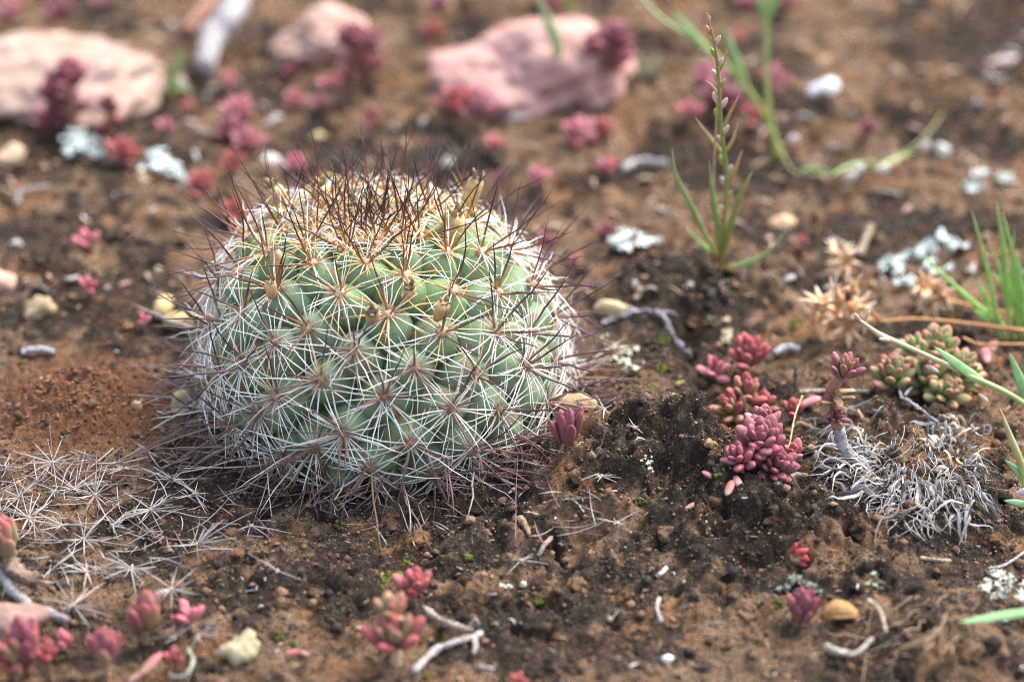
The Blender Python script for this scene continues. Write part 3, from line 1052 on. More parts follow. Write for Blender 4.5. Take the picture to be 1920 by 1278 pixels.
# the blurred ones behind
BG = "blurred stonecrops behind the cactus"
far_list = [
    ("two-headed maroon stonecrop in front of the wide peach rock", [(128, 142, 42, 14, 'maroon', 1.7), (92, 172, 34, 12, 'maroon', 1.2)]),
    ("small maroon stonecrop at the lower rim of the wide peach rock", [(205, 198, 27, 9, 'maroon', .9)]),
    ("crimson stonecrop lying between the two pale lichens", [(234, 288, 36, 14, 'red')]),
    ("round dark red stonecrop just below the second pale lichen", [(376, 346, 30, 12, 'red')]),
    ("pink stonecrop bud above the second pale lichen", [(311, 238, 20, 7, 'pink')]),
    ("red stonecrop showing behind the cactus's upper spines", [(437, 396, 30, 10, 'red')]),
    ("pink stonecrop bud at the foot of the grey driftwood", [(432, 150, 20, 7, 'pink')]),
    ("tall dusty pink stonecrop with stacked heads beyond the cactus", [(447, 208, 36, 14, 'dusty'), (432, 245, 32, 12, 'maroon'), (462, 268, 32, 12, 'dusty'), (438, 305, 28, 9, 'red')]),
    ("small pink stonecrop bud below the green seedling", [(352, 202, 16, 6, 'pink')]),
    ("bright pink stonecrop, lower of a pair below the middle rock", [(549, 187, 24, 8, 'pink')]),
    ("bright pink stonecrop, upper of a pair below the middle rock", [(618, 158, 22, 8, 'pink')]),
    ("dim maroon stonecrop bud above the bright pink pair", [(545, 134, 19, 7, 'maroon')]),
    ("dusty pink stonecrop beside the lower bright pink one", [(600, 192, 24, 8, 'dusty')]),
    ("tall slim magenta stonecrop beyond the cactus's crown", [(697, 215, 19, 7, 'maroon'), (694, 240, 15, 6, 'maroon')]),
    ("round pink stonecrop just beyond the cactus's highest left spines", [(557, 308, 24, 9, 'pink')]),
    ("purple stonecrop growing in front of the middle pink rock", [(660, 68, 36, 12, 'maroon', 1.5), (692, 78, 30, 9, 'maroon', 1.3)]),
    ("lone red stonecrop bud between the two pink rocks", [(810, 62, 24, 9, 'red')]),
    ("wide brownish red stonecrop at the lower corner of the big rock", [(855, 190, 38, 14, 'red', .6), (895, 195, 38, 14, 'dusty', .6)]),
    ("maroon stonecrop overhanging the far corner of the big pink rock", [(1150, 68, 38, 14, 'maroon', 1.6), (1115, 85, 32, 11, 'maroon', 1.5)]),
    ("wide rusty stonecrop on bare soil below the big pink rock", [(1080, 250, 38, 13, 'dusty'), (1128, 243, 30, 10, 'red')]),
    ("pink stonecrop bud at the end of a pale curved twig", [(1141, 313, 23, 9, 'pink')]),
    ("dusty pink stonecrop midway between the cactus and rusty stonecrop", [(1006, 332, 26, 10, 'dusty')]),
    ("small maroon stonecrop bud near the cactus's dried crown fruit", [(938, 334, 17, 7, 'maroon')]),
    ("pale pink stonecrop bud on a whitish flake", [(925, 280, 22, 7, 'pink')]),
    ("broad pink stonecrop clump behind the thin flowering stalk", [(1328, 150, 38, 13, 'dusty'), (1345, 185, 32, 11, 'maroon'), (1292, 208, 26, 9, 'pink'), (1412, 218, 30, 10, 'rose'), (1375, 190, 28, 9, 'maroon')]),
    ("dim dusty stonecrop behind the forked green stem", [(1452, 150, 34, 11, 'dusty')]),
    ("pink stonecrop bud high beside the forked green stem", [(1380, 72, 20, 7, 'pink')]),
    ("magenta stonecrop bud beyond the creeping green branch", [(1625, 242, 24, 8, 'maroon')]),
    ("maroon stonecrop next to the pale lichen beyond the cactus", [(1136, 432, 22, 8, 'maroon')]),
    ("small pink bud just beyond the cactus's far spines", [(1080, 490, 17, 6, 'pink')]),
    ("pointed pink stonecrop bud on open soil, upper of two", [(163, 452, 27, 7, 'pink')]),
    ("pointed pink stonecrop bud on open soil, lower of two", [(165, 537, 24, 7, 'pink')]),
    ("tiny pink stonecrop bud beside the yellow capsule", [(268, 600, 16, 5, 'pink')]),
    ("blurred maroon stonecrop at the top edge over the rocks' gap", [(820, 8, 26, 9, 'maroon')]),
    ("blurred maroon stonecrop at the top edge above the big rock", [(1025, 8, 34, 11, 'maroon')]),
    ("blurred rosy stonecrop above the wide peach rock", [(108, 22, 30, 10, 'maroon')]),
    ("faint reddish stonecrop in the top corner above the peach rock", [(20, 20, 28, 9, 'dusty')]),
    ("faint pink stonecrop at the top edge left of the driftwood", [(188, 6, 22, 8, 'dusty')]),
    ("dim maroon stonecrop at the top edge behind the forked stem", [(1400, 8, 26, 9, 'maroon'), (1475, 6, 22, 8, 'maroon')]),
    ("rosy stonecrop leaf bud by the dry orange fluff", [(1505, 455, 20, 5, 'rose')]),
    ("purple stonecrop peeping out at the cactus's shaded flank", [(352, 690, 20, 6, 'dusty')]),
    ("red stonecrop beside the cactus's spiny right shoulder", [(1022, 455, 22, 7, 'maroon')]),
]
for lab, hs_ in far_list:
    for q in list(hs_):                              # tall ones are leafy down the stem
        if len(q) > 5 and q[5] > .8:
            hs_ = hs_ + [(q[0] + 6, q[1] + q[5] * .5 * 62, q[2] * .85, q[3], 'maroon', q[5] * .5), (q[0] - 8, q[1] + q[5] * .8 * 60, q[2] * .7, q[3] - 2, 'maroon', q[5] * .22)]
    stonecrop(lab, [H(x, y, r * 1.12, n, p, wd=.42, lf=.92, spread=(5, 66), lift=(lf_[0] if lf_ else max(.28, r * .0095))) for x, y, r, n, p, *lf_ in hs_], BG)

# the tall withered stonecrop with two heads on a grey stem
tb = G(1612, 880)
tall = thing("stonecrop", "tall withered stonecrop with a purple head, a bud and a thick grey stem", "succulent", tb, GR_R)
yb = tb[1]
pp = [tb + np.array([.002, 0, -.002]), at_depth(1600, 862, yb), at_depth(1582, 838, yb), at_depth(1572, 800, yb)]
V, F, t = tube(spline(pp, 10), np.linspace(.0013, .00105, 10), 9)
V += (wave_noise(V / .001, 4, .7, 3) * .00012)[:, None] * np.array([1, .3, .2])
stem1 = link_mesh("stem", V, F, M['wood'], tall, (.50, .47, .46))
pp = [at_depth(1572, 800, yb), at_depth(1560, 770, yb), at_depth(1557, 742, yb), at_depth(1566, 722, yb), at_depth(1580, 702, yb)]
V, F, t = tube(spline(pp, 14), [.0011, .0012, .0010, .0013, .0011, .0014, .0012, .0010, .0013, .0010, .0011, .0009, .0010, .0009], 8)
V += (wave_noise(V / .001, 5, 1.2, 3) * .0003)[:, None] * np.array([1, .3, .5])
stem2 = link_mesh("stem", V, F, M['dry'], tall, lerp3([(0, (.38, .25, .15)), (.5, (.30, .10, .08)), (1, (.30, .16, .11))], t))
for cx, cy, r, n, pal, lean, sp_ in ((1567, 778, 27, 14, 'purple', (.2, -.6), (10, 80)), (1585, 690, 44, 15, 'purple', (.15, -.25), (5, 62))):
    c = at_depth(cx, cy, yb - .001)
    R = r * mpp(c)
    a = unit((lean[0], lean[1], 1))
    X, Y, Z = basis(a, np.array([0, 1., .2]))
    for i in range(n):
        f = (i + .5) / n
        th = math.radians(sp_[0] + (sp_[1] - sp_[0]) * f ** .8); q = i * GA
        lat = X * math.cos(q) + Y * math.sin(q)
        d = unit(Z * math.cos(th) + lat * math.sin(th))
        L = R * (.75 + .3 * f)
        V, F, cc = fat_leaf(c - Z * R * (.3 + .3 * f) + d * R * .15, d, Z, L, L * .42, 'purple' if (f > .5 or r < 30) else 'greenred', bend=.25)
        link_mesh("leaf", V, F, M['leaf'], stem2, cc * (.95 if f > .5 else 1.0))
for k in range(9):                                   # shrivelled old leaves on the stem
    p0 = at_depth(1552 + 22 * RNG.random(), 728 + 44 * RNG.random(), yb - .0008)
    d = unit((RNG.normal(), -.5, RNG.normal() * .6 - .2))
    V, F, cc = fat_leaf(p0, d, np.array([0, 0, 1.]), .0030, .0016, 'dusty', bend=.5, thick=.3)
    link_mesh("withered_leaf", V, F, M['dry'], stem2, np.array([.40, .25, .13]) * RNG.uniform(.5, 1.2))


# single fallen leaves
def fallen_leaf(px, py, L_px, ang, pal, label, wd=.45, lift=.08):
    p = G(px, py, lift * CM)
    L = L_px * mpp(p)
    d = unit((math.cos(ang), math.sin(ang), .12))
    V, F, cc = fat_leaf(p - d * L / 2, d, np.array([0, 0, 1.]), L, L * wd, pal, bend=.15, sides=10)
    tag(link_mesh("fallen_leaf", V, F, M['leaf'], None, cc), label, "leaf", "fallen stonecrop leaves")


fallen_leaf(1330, 892, 32, 2.8, 'pink', "single pink fallen leaf beside a dry splinter below the purple mass")
fallen_leaf(1368, 915, 40, 1.2, 'rose', "rosy fallen leaf, one of the pair below the purple mass, on the inner side", .42)
fallen_leaf(1384, 910, 38, 1.9, 'pink', "pale pink fallen leaf leaning on its rosy twin below the purple mass", .42)
fallen_leaf(1299, 942, 32, .3, 'pink', "pink fallen leaf alone on a brown soil lump")
fallen_leaf(548, 1226, 26, .1, 'pink', "pink fallen leaf beside the yellow crusty pebble")
fallen_leaf(570, 1225, 20, 2.9, 'rose', "shorter rosy fallen leaf touching the pink one near yellow pebble", .55)
fallen_leaf(1858, 655, 46, 1.0, 'rose', "rosy fallen leaf at the far side of the large green stonecrop")
fallen_leaf(1848, 668, 40, 1.6, 'pink', "pinkish fallen leaf lying under the rosy one by the green stonecrop", .5)
fallen_leaf(1520, 755, 42, .2, 'pink', "bright pink fallen leaf behind the tall withered stonecrop's stem", .55)
fallen_leaf(285, 1255, 62, .9, 'rose', "long rosy fallen leaf at the bottom edge below the crimson stonecrop", .36, .3)
fallen_leaf(262, 1268, 50, .5, 'pink', "pink fallen leaf under the long rosy one at the bottom edge", .4, .2)
fallen_leaf(960, 920, 20, .8, 'pink', "tiny pinkish fallen leaf under the cactus's front spines")


# ------------------------------------------------------------------ rocks and pebbles
def rock(name, label, px, py, rx, ry, rz, seed, col, sub=4, sink=.35, rotz=0., mat='rock', rough=.06, cat="rock", group=None, tilt=(0, 0), facets=14):
    p = G(px, py)
    c = p + np.array([0, 0, rz * CM * (1 - 2 * sink)])
    V, F = stone(c, (rx * CM, ry * CM, rz * CM), sub, seed, rough, facets, rotz=rotz, tilt=tilt)
    tag(link_mesh(name, V, F, M[mat], None, col), label, cat, group)


RK = "pink rocks behind the cactus"
rock("rock", "wide flat peach rock with maroon stonecrops before it", 45, 152, 3.5, 2.3, 1.0, 2, (.33, .23, .18), 5, .45, .08, group=RK, facets=34, rough=.24)
rock("rock", "mid-sized pink rock beyond a purple stonecrop", 612, 88, 1.2, 1.0, .7, 8, (.40, .26, .20), 5, .42, .3, group=RK, rough=.24)
rock("rock", "biggest pink rock, rounded, with green blades in front", 1000, 150, 2.45, 2.1, 1.25, 21, (.47, .265, .225), 5, .42, -.1, group=RK, facets=34, rough=.24)
rock("rock", "dark mossy stone at the foot of the biggest pink rock", 1190, 140, .8, .6, .35, 33, (.07, .06, .035), 4, .45, .3, 'pebble', rough=.3)
PB = "pebbles lying on the soil"
peb = lambda lab, px, py, rx, ry, rz, seed, col, **k: rock("pebble", lab, px, py, rx, ry, rz, seed, col, 3, k.pop('sink', .2), k.pop('rotz', .2), 'pebble', k.pop('rough', .1), "pebble", PB, **k)
peb("bright white pebble beyond the flowering stalk", 1545, 178, .42, .25, .24, 41, (.82, .82, .84))
peb("cream and orange pebble at the photo's edge below the white lichen", 25, 305, .36, .28, .26, 42, (.72, .50, .32))
peb("yellowish lumpy pebble on open soil left of the cactus", 76, 592, .34, .25, .2, 43, (.34, .25, .14), rough=.4)
peb("tan pebble under the cactus's left spines", 345, 768, .25, .22, .26, 44, (.50, .36, .20), rough=.2)
peb("small rounded tan pebble by ant sand", 258, 768, .12, .1, .1, 45, (.45, .30, .18))
peb("yellow crusty pebble at the bottom among fallen spines", 456, 1230, .30, .27, .28, 46, (.40, .34, .20), rough=.45)
peb("cream pebble above the lichened grey twig", 1142, 592, .32, .26, .24, 47, (.50, .39, .23), rough=.3)
peb("tan pebble just behind the small wine-red stonecrop", 1085, 785, .42, .3, .28, 48, (.38, .27, .15))
peb("yellow bead-like pebble touching the small wine-red stonecrop", 1100, 815, .14, .12, .14, 49, (.58, .40, .12))
peb("smooth pinkish stone cut by the photo's edge above the ant soil", 2, 545, .32, .3, .3, 50, (.55, .33, .25))
peb("large blurred pinkish brown stone behind the bottom corner clump", 5, 1195, .7, .5, .38, 51, (.24, .15, .12))
peb("pale round pebble beside the lichen in the upper left", 266, 340, .13, .11, .1, 52, (.58, .44, .24))
peb("small white pebble at the far right of the creeping branch", 1768, 288, .16, .14, .14, 53, (.70, .68, .60))
peb("yellowish pebble far behind the cactus's crown", 596, 262, .17, .14, .13, 54, (.52, .42, .2))
peb("pale grey pebble far behind the cactus's crown", 840, 310, .17, .14, .13, 55, (.45, .40, .33))
peb("cream pebble near a rosy bud at the far side of the cactus", 510, 305, .18, .22, .14, 56, (.66, .58, .52))
peb("tiny cream pebble below the white fallen spine star", 982, 1100, .075, .07, .07, 57, (.68, .60, .45))
peb("tiny white pebble on soil at the bottom", 1251, 1242, .09, .07, .07, 58, (.75, .74, .72))
peb("pale elongated pebble far right below the top edge", 1882, 122, .35, .18, .16, 59, (.58, .48, .40))
peb("peach pebble beside the dry orange fluff", 1470, 425, .28, .22, .2, 60, (.62, .40, .24))
peb("tiny cream pebble resting on a lower cactus side tubercle tip", 30, 460, .12, .09, .08, 61, (.55, .47, .40))
bpy.data.objects[[o.name for o in bpy.data.objects if o.get('label', '').startswith('tiny cream pebble resting')][0]]['label'] = "small pale pebble on open soil near the upper pink bud"


# ------------------------------------------------------------------ twigs and wood
def twig(name, label, pts, w, col, lift=.05, mat='wood', n=26, sides=10, rough=.38, cat="twig", taper=(1, .8), side=None, ends=0, group=None, lifts=None):
    P = []
    for k, q in enumerate(pts):
        lf = (lifts[k] if lifts else lift) * CM
        P.append(G(q[0], q[1], lf))
    sc = mpp(P[0])
    P = spline(P, n)
    R = np.linspace(w * sc * taper[0], w * sc * taper[1], n) * .5 * (1 + .10 * RNG.normal(size=n))
    V, F, t = tube(P, R, sides)
    V += (wave_noise(V / (w * sc), int(pts[0][0]), 1.3, 5) * w * sc * rough * .5)[:, None] * np.array([.6, .2, .75])
    if side is None:
        return tag(link_mesh(name, V, F, M[mat], None, col), label, cat, group)
    t_ = thing(name, label, cat, P[0], group)
    link_mesh("branch", V, F, M[mat], t_, col)
    for sp_ in side:
        Q = spline([G(q[0], q[1], lift * CM * (1.2 if j else 1)) for j, q in enumerate(sp_)], 8)
        V, F, t = tube(Q, np.linspace(w * sc * .42, w * sc * .25, 8), sides)
        V += (wave_noise(V / (w * sc), int(sp_[0][0]), 1.3, 3) * w * sc * rough * .4)[:, None] * np.array([.6, .2, .75])
        link_mesh("side_branch", V, F, M[mat], t_, col)
    return t_


TW = "twigs on the soil"
twig("driftwood", "pale grey weathered stick of wood leaning in the upper left", [(450, -25), (432, 30), (395, 75), (385, 132)], 54, (.50, .47, .46), lifts=[1.2, 1.0, .7, .35], cat="stick", rough=.3, n=20, sides=12)
twig("driftwood", "reddish brown blurred stick beside the pale driftwood", [(395, 5), (350, 60)], 34, (.42, .23, .16), lift=.3, cat="stick")
twig("twig", "grey lichen-crusted forked twig on the ledge", [(1128, 608), (1165, 592), (1205, 583), (1243, 592), (1262, 630), (1297, 670)], 10, (.42, .40, .42), lift=.12, rough=.9, n=40,
     side=[[(1232, 588), (1255, 585), (1272, 594)], [(1190, 586), (1172, 573)]], group=TW)
twig("twig", "upper white twig beside the two-headed stonecrop", [(793, 1138), (822, 1160), (850, 1172), (885, 1182)], 13, (.46, .38, .31), lift=.15, side=[[(880, 1181), (890, 1163), (898, 1170)]], group=TW)
twig("twig", "longer white twig running from the two-headed stonecrop's foot", [(775, 1258), (815, 1222), (850, 1205), (902, 1188)], 15, (.50, .45, .41), lift=.12, rough=.5, side=[[(888, 1196), (892, 1212), (888, 1226)]], group=TW)
twig("root", "thick white root in the lower left corner", [(-10, 1060), (25, 1105), (65, 1140), (125, 1162)], 22, (.46, .42, .39), lift=.35, cat="root", taper=(1.3, .75))
twig("root", "brown peeling root knot above the white root", [(0, 1030), (25, 1070), (60, 1090)], 40, (.34, .24, .17), lift=.5, cat="root", rough=.6)
twig("twig", "curved cream twig near the bottom edge below the orange husk", [(1548, 1212), (1575, 1222), (1608, 1222), (1636, 1196)], 13, (.60, .52, .42), lift=.12, group=TW)
twig("twig", "bowed straw arching above the cream twig", [(1628, 1124), (1650, 1145), (1662, 1185)], 8, (.66, .55, .38), lift=.2, rough=.05, group=TW)
twig("twig", "short tan straw lying below the grey dead grass", [(1727, 1046), (1752, 1049), (1782, 1052)], 9, (.50, .40, .28), lift=.06, rough=.1, group=TW)
twig("twig", "thin grey straw at the right edge above pale lichen", [(1852, 1068), (1885, 1058), (1925, 1035)], 6, (.50, .48, .45), lift=.1, rough=.05, group=TW)
twig("twig", "pale blurred twig curving behind the flowering stalk", [(1165, 318), (1200, 302), (1252, 308)], 14, (.52, .48, .45), lift=.2, group=TW)
twig("twig", "blurred straw standing near the dry orange fluff", [(1612, 475), (1632, 425)], 16, (.50, .38, .26), lifts=[.1, .5], group=TW)
twig("twig", "dim tan stick crossing left of the blurred straw", [(1560, 450), (1615, 478)], 16, (.42, .32, .24), lift=.1, group=TW)
twig("twig", "pale straw lying behind the tall withered stonecrop", [(1498, 735), (1545, 733), (1630, 740)], 10, (.45, .38, .28), lift=.05, rough=.05, group=TW)
twig("twig", "dark upright stub behind the little scarlet stonecrop", [(1492, 735), (1492, 690)], 9, (.10, .09, .085), lifts=[.0, .4], rough=.1, group=TW)
twig("twig", "tan splinter pointing out of the purple mass's foot", [(1455, 908), (1485, 900), (1515, 892)], 12, (.44, .38, .30), lift=.08, rough=.15, group=TW)
twig("twig", "slim golden straw leaning over the pale peach stonecrop", [(1478, 845), (1490, 790), (1504, 742)], 4, (.62, .46, .22), lifts=[.3, .55, .8], rough=.02, group=TW)
twig("twig", "grey branching twig before the large green stonecrop", [(1690, 745), (1712, 770), (1760, 795)], 7, (.42, .40, .40), lift=.2, side=[[(1695, 752), (1708, 728), (1725, 715)], [(1690, 745), (1683, 720)]], group=TW)
twig("twig", "blurred brown stick below the second pale lichen area", [(350, 248), (430, 258)], 18, (.34, .24, .18), lift=.1, group=TW)
twig("twig", "blurred white stick at the foot of the peach rock", [(0, 214), (45, 212)], 18, (.62, .58, .60), lift=.2, group=TW)
twig("twig", "bent grey stem in open soil left of the cactus", [(32, 385), (40, 358), (92, 350)], 11, (.36, .33, .31), lift=.2, group=TW)
twig("twig", "curled white shell-like flake right of the rosy stonecrop", [(1452, 662), (1475, 650), (1498, 656)], 16, (.62, .60, .60), lift=.15, rough=.1, group=TW)
twig("twig", "thin reddish rootlet below the flowering stalk", [(1350, 530), (1358, 548), (1375, 570)], 6, (.34, .22, .20), lift=.1, rough=.05, group=TW)
twig("twig", "wedge-shaped brown splinter in front of the cactus", [(975, 972), (985, 988), (993, 1003)], 17, (.42, .28, .17), lift=.1, rough=.15, taper=(1, .35), group=TW)
twig("twig", "grey-tan splinter right of the wedge-shaped one", [(1034, 1008), (1020, 1022), (1010, 1038)], 9, (.42, .34, .27), lift=.1, group=TW)
twig("twig", "bleached grey flake pair left of the ant hill", [(42, 662), (70, 656), (102, 660)], 14, (.52, .50, .52), lift=.1, group=TW)
twig("twig", "short white bone-like bit at the bottom on open soil", [(1232, 1086), (1240, 1072), (1251, 1062)], 11, (.70, .63, .55), lift=.1, group=TW)
twig("twig", "white bent bit right of the bone-like one", [(1236, 1120), (1232, 1140), (1240, 1165)], 7, (.62, .58, .52), lift=.1, group=TW)
twig("twig", "small pale bit lying at the bottom near stonecrop tips", [(900, 1250), (925, 1253)], 8, (.60, .57, .55), lift=.06, group=TW)
twig("twig", "cream curled stem behind the long rosy fallen leaf", [(318, 1268), (345, 1268), (362, 1240), (352, 1215)], 9, (.45, .44, .33), lift=.2, group=TW)
twig("twig", "tan dry scrap hooked behind the purple mass's near end", [(1312, 812), (1330, 835), (1352, 850)], 16, (.46, .30, .14), lift=.1, rough=.5, taper=(1, .5), group=TW)

# the two-piece yellow capsule beside the cactus
cap = thing("seed_capsule", "split yellow seed capsule in two horn-like halves beside the cactus", "seed pod", G(330, 592))
for q in ([(300, 592), (308, 572), (322, 558)], [(308, 602), (345, 602), (392, 606)]):
    P = spline([G(x, y, .2 * CM) for x, y in q], 10)
    V, F, t = tube(P, .0019 * np.interp(np.linspace(0, 1, 10), [0, .3, .8, 1], [.6, 1.1, .9, .3]), 10)
    link_mesh("capsule_half", V, F, M['pebble'], cap, (.50, .36, .17))

# the ribbed orange husk
hk = thing("seed_husk", "ribbed orange husk lying beside the lone purple-red stonecrop", "husk", G(1572, 1152))
c = G(1572, 1150, .18 * CM)
for k in range(7):
    q = math.pi * (k + .5) / 7
    off = np.array([0, math.cos(q) * -.0018, math.sin(q) * .0016])
    P = spline([c + np.array([-.0030, 0, -.0008]), c + np.array([-.001, 0, .0002]) + off, c + np.array([.0012, 0, .0002]) + off, c + np.array([.0032, 0, -.0003]) + off * .3], 8)
    V, F, t = tube(P, .0010 * np.interp(np.linspace(0, 1, 8), [0, .4, 1], [.32, .52, .3]), 7)
    link_mesh("rib", V, F, M['dry'], hk, np.array([.42, .24, .10]) * RNG.uniform(.55, 1.25))


# ------------------------------------------------------------------ lichens
def lichen(label, lobes, col, lift=.12, group="lichens on the ground"):
    """a crumpled leafy lichen: each lobe its own part"""
    c = G(lobes[0][0], lobes[0][1])
    t_ = thing("lichen", label, "lichen", c, group)
    many = [(px + RNG.normal() * r * .55, py + RNG.normal() * r * .35, r * RNG.uniform(.38, .72)) for px, py, r in lobes for _ in range(4)]
    for i, (px, py, r) in enumerate(many):
        p = G(px, py, lift * CM * RNG.uniform(.5, 1.3))
        R = r * mpp(p)
        V, F = ICO[3]
        ang = np.arctan2(V[:, 1], V[:, 0])
        rim = np.hypot(V[:, 0], V[:, 1])
        Q = V * np.array([1, .9, .16])
        k1, k2 = RNG.integers(3, 6), RNG.integers(6, 10)
        Q[:, :2] *= (1 + .22 * np.sin(k1 * ang + i) + .12 * np.sin(k2 * ang + 2 * i))[:, None]
        Q[:, 2] += rim ** 2 * (.28 * np.sin(k1 * ang + 1.3 * i) + .16 * np.sin(k2 * ang + i)) + .10 * wave_noise(V, i + int(abs(px)), 2.2, 3)
        Rm = np.array(Matrix.Rotation(RNG.random() * 6.3, 3, 'Z') @ Matrix.Rotation(RNG.normal() * .5 + .2, 3, 'X'))
        link_mesh("lobe", (Q * R) @ Rm.T + p, F, M['lichen'], t_, np.array(col) * RNG.uniform(.75, 1.08))
    return t_


LW = (.66, .74, .70)
lichen("pale mint lichen with a long lobe, farther left of the two", [(145, 250, 24), (165, 258, 17), (132, 268, 17), (160, 275, 22), (182, 290, 17), (150, 262, 20)], LW, .25)
lichen("pale mint forked lichen between two red stonecrops", [(290, 285, 17), (292, 308, 21), (312, 305, 20), (330, 320, 22), (305, 325, 17), (342, 338, 13), (275, 312, 15)], LW, .25)
lichen("pale lichen patch beyond the cactus's right shoulder", [(1172, 442, 18), (1190, 452, 22), (1215, 455, 18), (1165, 460, 13)], (.68, .74, .68), .2)
lichen("long flat greyish lichen strip near the right edge", [(1815, 348, 16), (1838, 342, 18), (1862, 336, 18), (1890, 332, 14)], (.52, .56, .50), .15)
lichen("broad mint lichen sheet behind the grass blades", [(1745, 468, 26), (1785, 462, 24), (1720, 490, 24), (1690, 500, 20), (1700, 520, 20), (1660, 495, 16), (1755, 505, 18), (1810, 465, 14)], (.60, .68, .63), .15)
lichen("white and yellow crusty lichen below the grey forked twig", [(1140, 640, 12), (1158, 655, 14), (1172, 662, 13), (1185, 655, 11), (1165, 680, 12), (1188, 690, 11), (1150, 672, 9)], (.62, .60, .44), .12)
lichen("small cream lichen flecks on the lumpy soil", [(1214, 862, 8), (1218, 876, 7), (1208, 858, 6)], (.64, .62, .46), .05)
lichen("tiny pale green lichen tuft touching fallen spine star", [(950, 1090, 9), (942, 1100, 7), (958, 1098, 6)], (.50, .55, .44), .06)
lichen("pale ruffled lichen cushion cut by the right edge", [(1870, 1075, 16), (1890, 1080, 18), (1860, 1092, 15), (1885, 1100, 18), (1905, 1090, 18), (1915, 1115, 18), (1880, 1118, 14), (1850, 1105, 12)], (.52, .52, .42), .15)
lichen("dark grey-green lichen cushion behind the lone purple-red stonecrop", [(1480, 1092, 14), (1500, 1088, 14), (1520, 1098, 14), (1535, 1108, 13), (1470, 1105, 11)], (.20, .22, .18), .1)
lichen("pale green lichen speck pair below the grey dead grass", [(1645, 1076, 8), (1648, 1090, 7), (1630, 1092, 6)], (.52, .58, .40), .05)
lichen("yellowish conical lichen lump behind the rosy stonecrop", [(1352, 600, 11), (1360, 615, 13), (1366, 632, 14)], (.48, .42, .27), .15)
lichen("yellow-green lichen seam on the dark ledge", [(1272, 718, 9), (1268, 740, 8), (1262, 760, 8), (1258, 782, 7)], (.34, .36, .14), .04)


# ------------------------------------------------------------------ moss flecks (uncountable)
jm = Joined()
for px, py, r, n in ((735, 1080, 18, 46), (728, 1092, 12, 26), (1010, 1128, 9, 18), (878, 1045, 12, 16), (760, 1055, 9, 12), (1490, 610, 18, 20), (830, 1204, 10, 12), (800, 1268, 10, 12),
                     (1245, 690, 16, 22), (1215, 730, 14, 16), (1465, 1128, 14, 18), (1200, 940, 12, 10), (520, 1195, 14, 14), (550, 1210, 12, 10), (1345, 895, 10, 8), (1580, 935, 9, 8), (1240, 640, 12, 12), (640, 985, 12, 10)):
    for _ in range(n):
        q = RNG.normal(size=2) * r * .5
        p = G(px + q[0], py + q[1] * .6, .02 * CM)
        V, F = ICO[1]
        s_ = .00030 * RNG.uniform(.6, 1.5)
        jm.add(V * s_ * np.array([1, 1, 1.4]) + p, F, np.array([.095, .10, .018]) * RNG.uniform(.5, 1.5) * np.array([RNG.uniform(.7, 1.2), 1, 1]))
o = jm.build("moss", M['moss'])
tag(o, "tiny yellow-green moss flecks scattered over the dark crust", "moss", kind="stuff")


# ------------------------------------------------------------------ fallen spine clusters
def clear_ground(P):
    """lift a straight needle, more at its far end, until no point of it is in the soil"""
    need = hgts(P[:, 0], P[:, 1]) + .0003 - P[:, 2]
    t = np.linspace(.25, 1, len(P))
    P[:, 2] += t * max(0.0, float((need / t).max()))


def spine_star(label, px, py, r, n, a0=0., a1=6.283, L_var=.3, lift=.16, w=2.2, col=(.42, .39, .355)):
    c = G(px, py, lift * CM)
    t_ = thing("spine_cluster", label, "spine cluster", G(px, py), "fallen spine clusters on the soil")
    sc = mpp(c)
    V, F = ICO[2]
    V = V * (1 + .3 * wave_noise(V, int(px), 2, 2))[:, None] * np.array([1, 1, .8]) * .0005
    link_mesh("areole", V + c, F, M['wool'], t_, (.36, .28, .21))
    n = n + (3 if n > 11 else -1)
    ph = RNG.random() * 6.283
    ax = unit((math.cos(ph) * RNG.uniform(.1, .6), math.sin(ph) * RNG.uniform(.1, .6), 1.0))
    X, Y, Z = basis(ax, np.array([0, 1., .1]))
    for k in range(n):
        q = a0 + (a1 - a0) * (RNG.random() if k % 2 else (k + .5) / n)
        el = math.radians(RNG.uniform(-8, 30))
        d = (X * math.cos(q) + Y * math.sin(q)) * math.cos(el) + ax * math.sin(el)
        L = r * 1.30 * sc * RNG.uniform(.35, 1.15)
        ww = w
        cl = np.array(col) * RNG.uniform(.8, 1.2)
        if RNG.random() < .12:
            L *= 1.45; ww = w * 1.3
            cl = np.array([.44, .36, .33]) * RNG.uniform(.8, 1.2)
        elif RNG.random() < .15:
            cl = cl * np.array([.62, .50, .42])
        e = c + d * L
        ge = hgt(e[0], e[1]) + .0003
        if e[2] < ge:
            L = max(.35 * L, L * (c[2] - ge) / max(c[2] - e[2], 1e-6))
            d = d + np.array([0, 0, .12]); d = unit(d)
        bend = RNG.normal(size=3) * .05 - np.array([0, 0, .05])
        t = np.linspace(0, 1, 6)
        P = c + np.outer(t * L, d) + np.outer(t ** 2 * L, bend)
        clear_ground(P)
        V, F, t = tube(P, ww * sc * .5 * np.array([1.0, 1.05, 1, .85, .6, .2]) * RNG.uniform(.75, 1.1), 5)
        link_mesh("spine", V, F, M['oldspine'], t_, lerp3([(0, cl * np.array([.85, .75, .65])), (.3, cl), (1, cl)], t))
    return t_


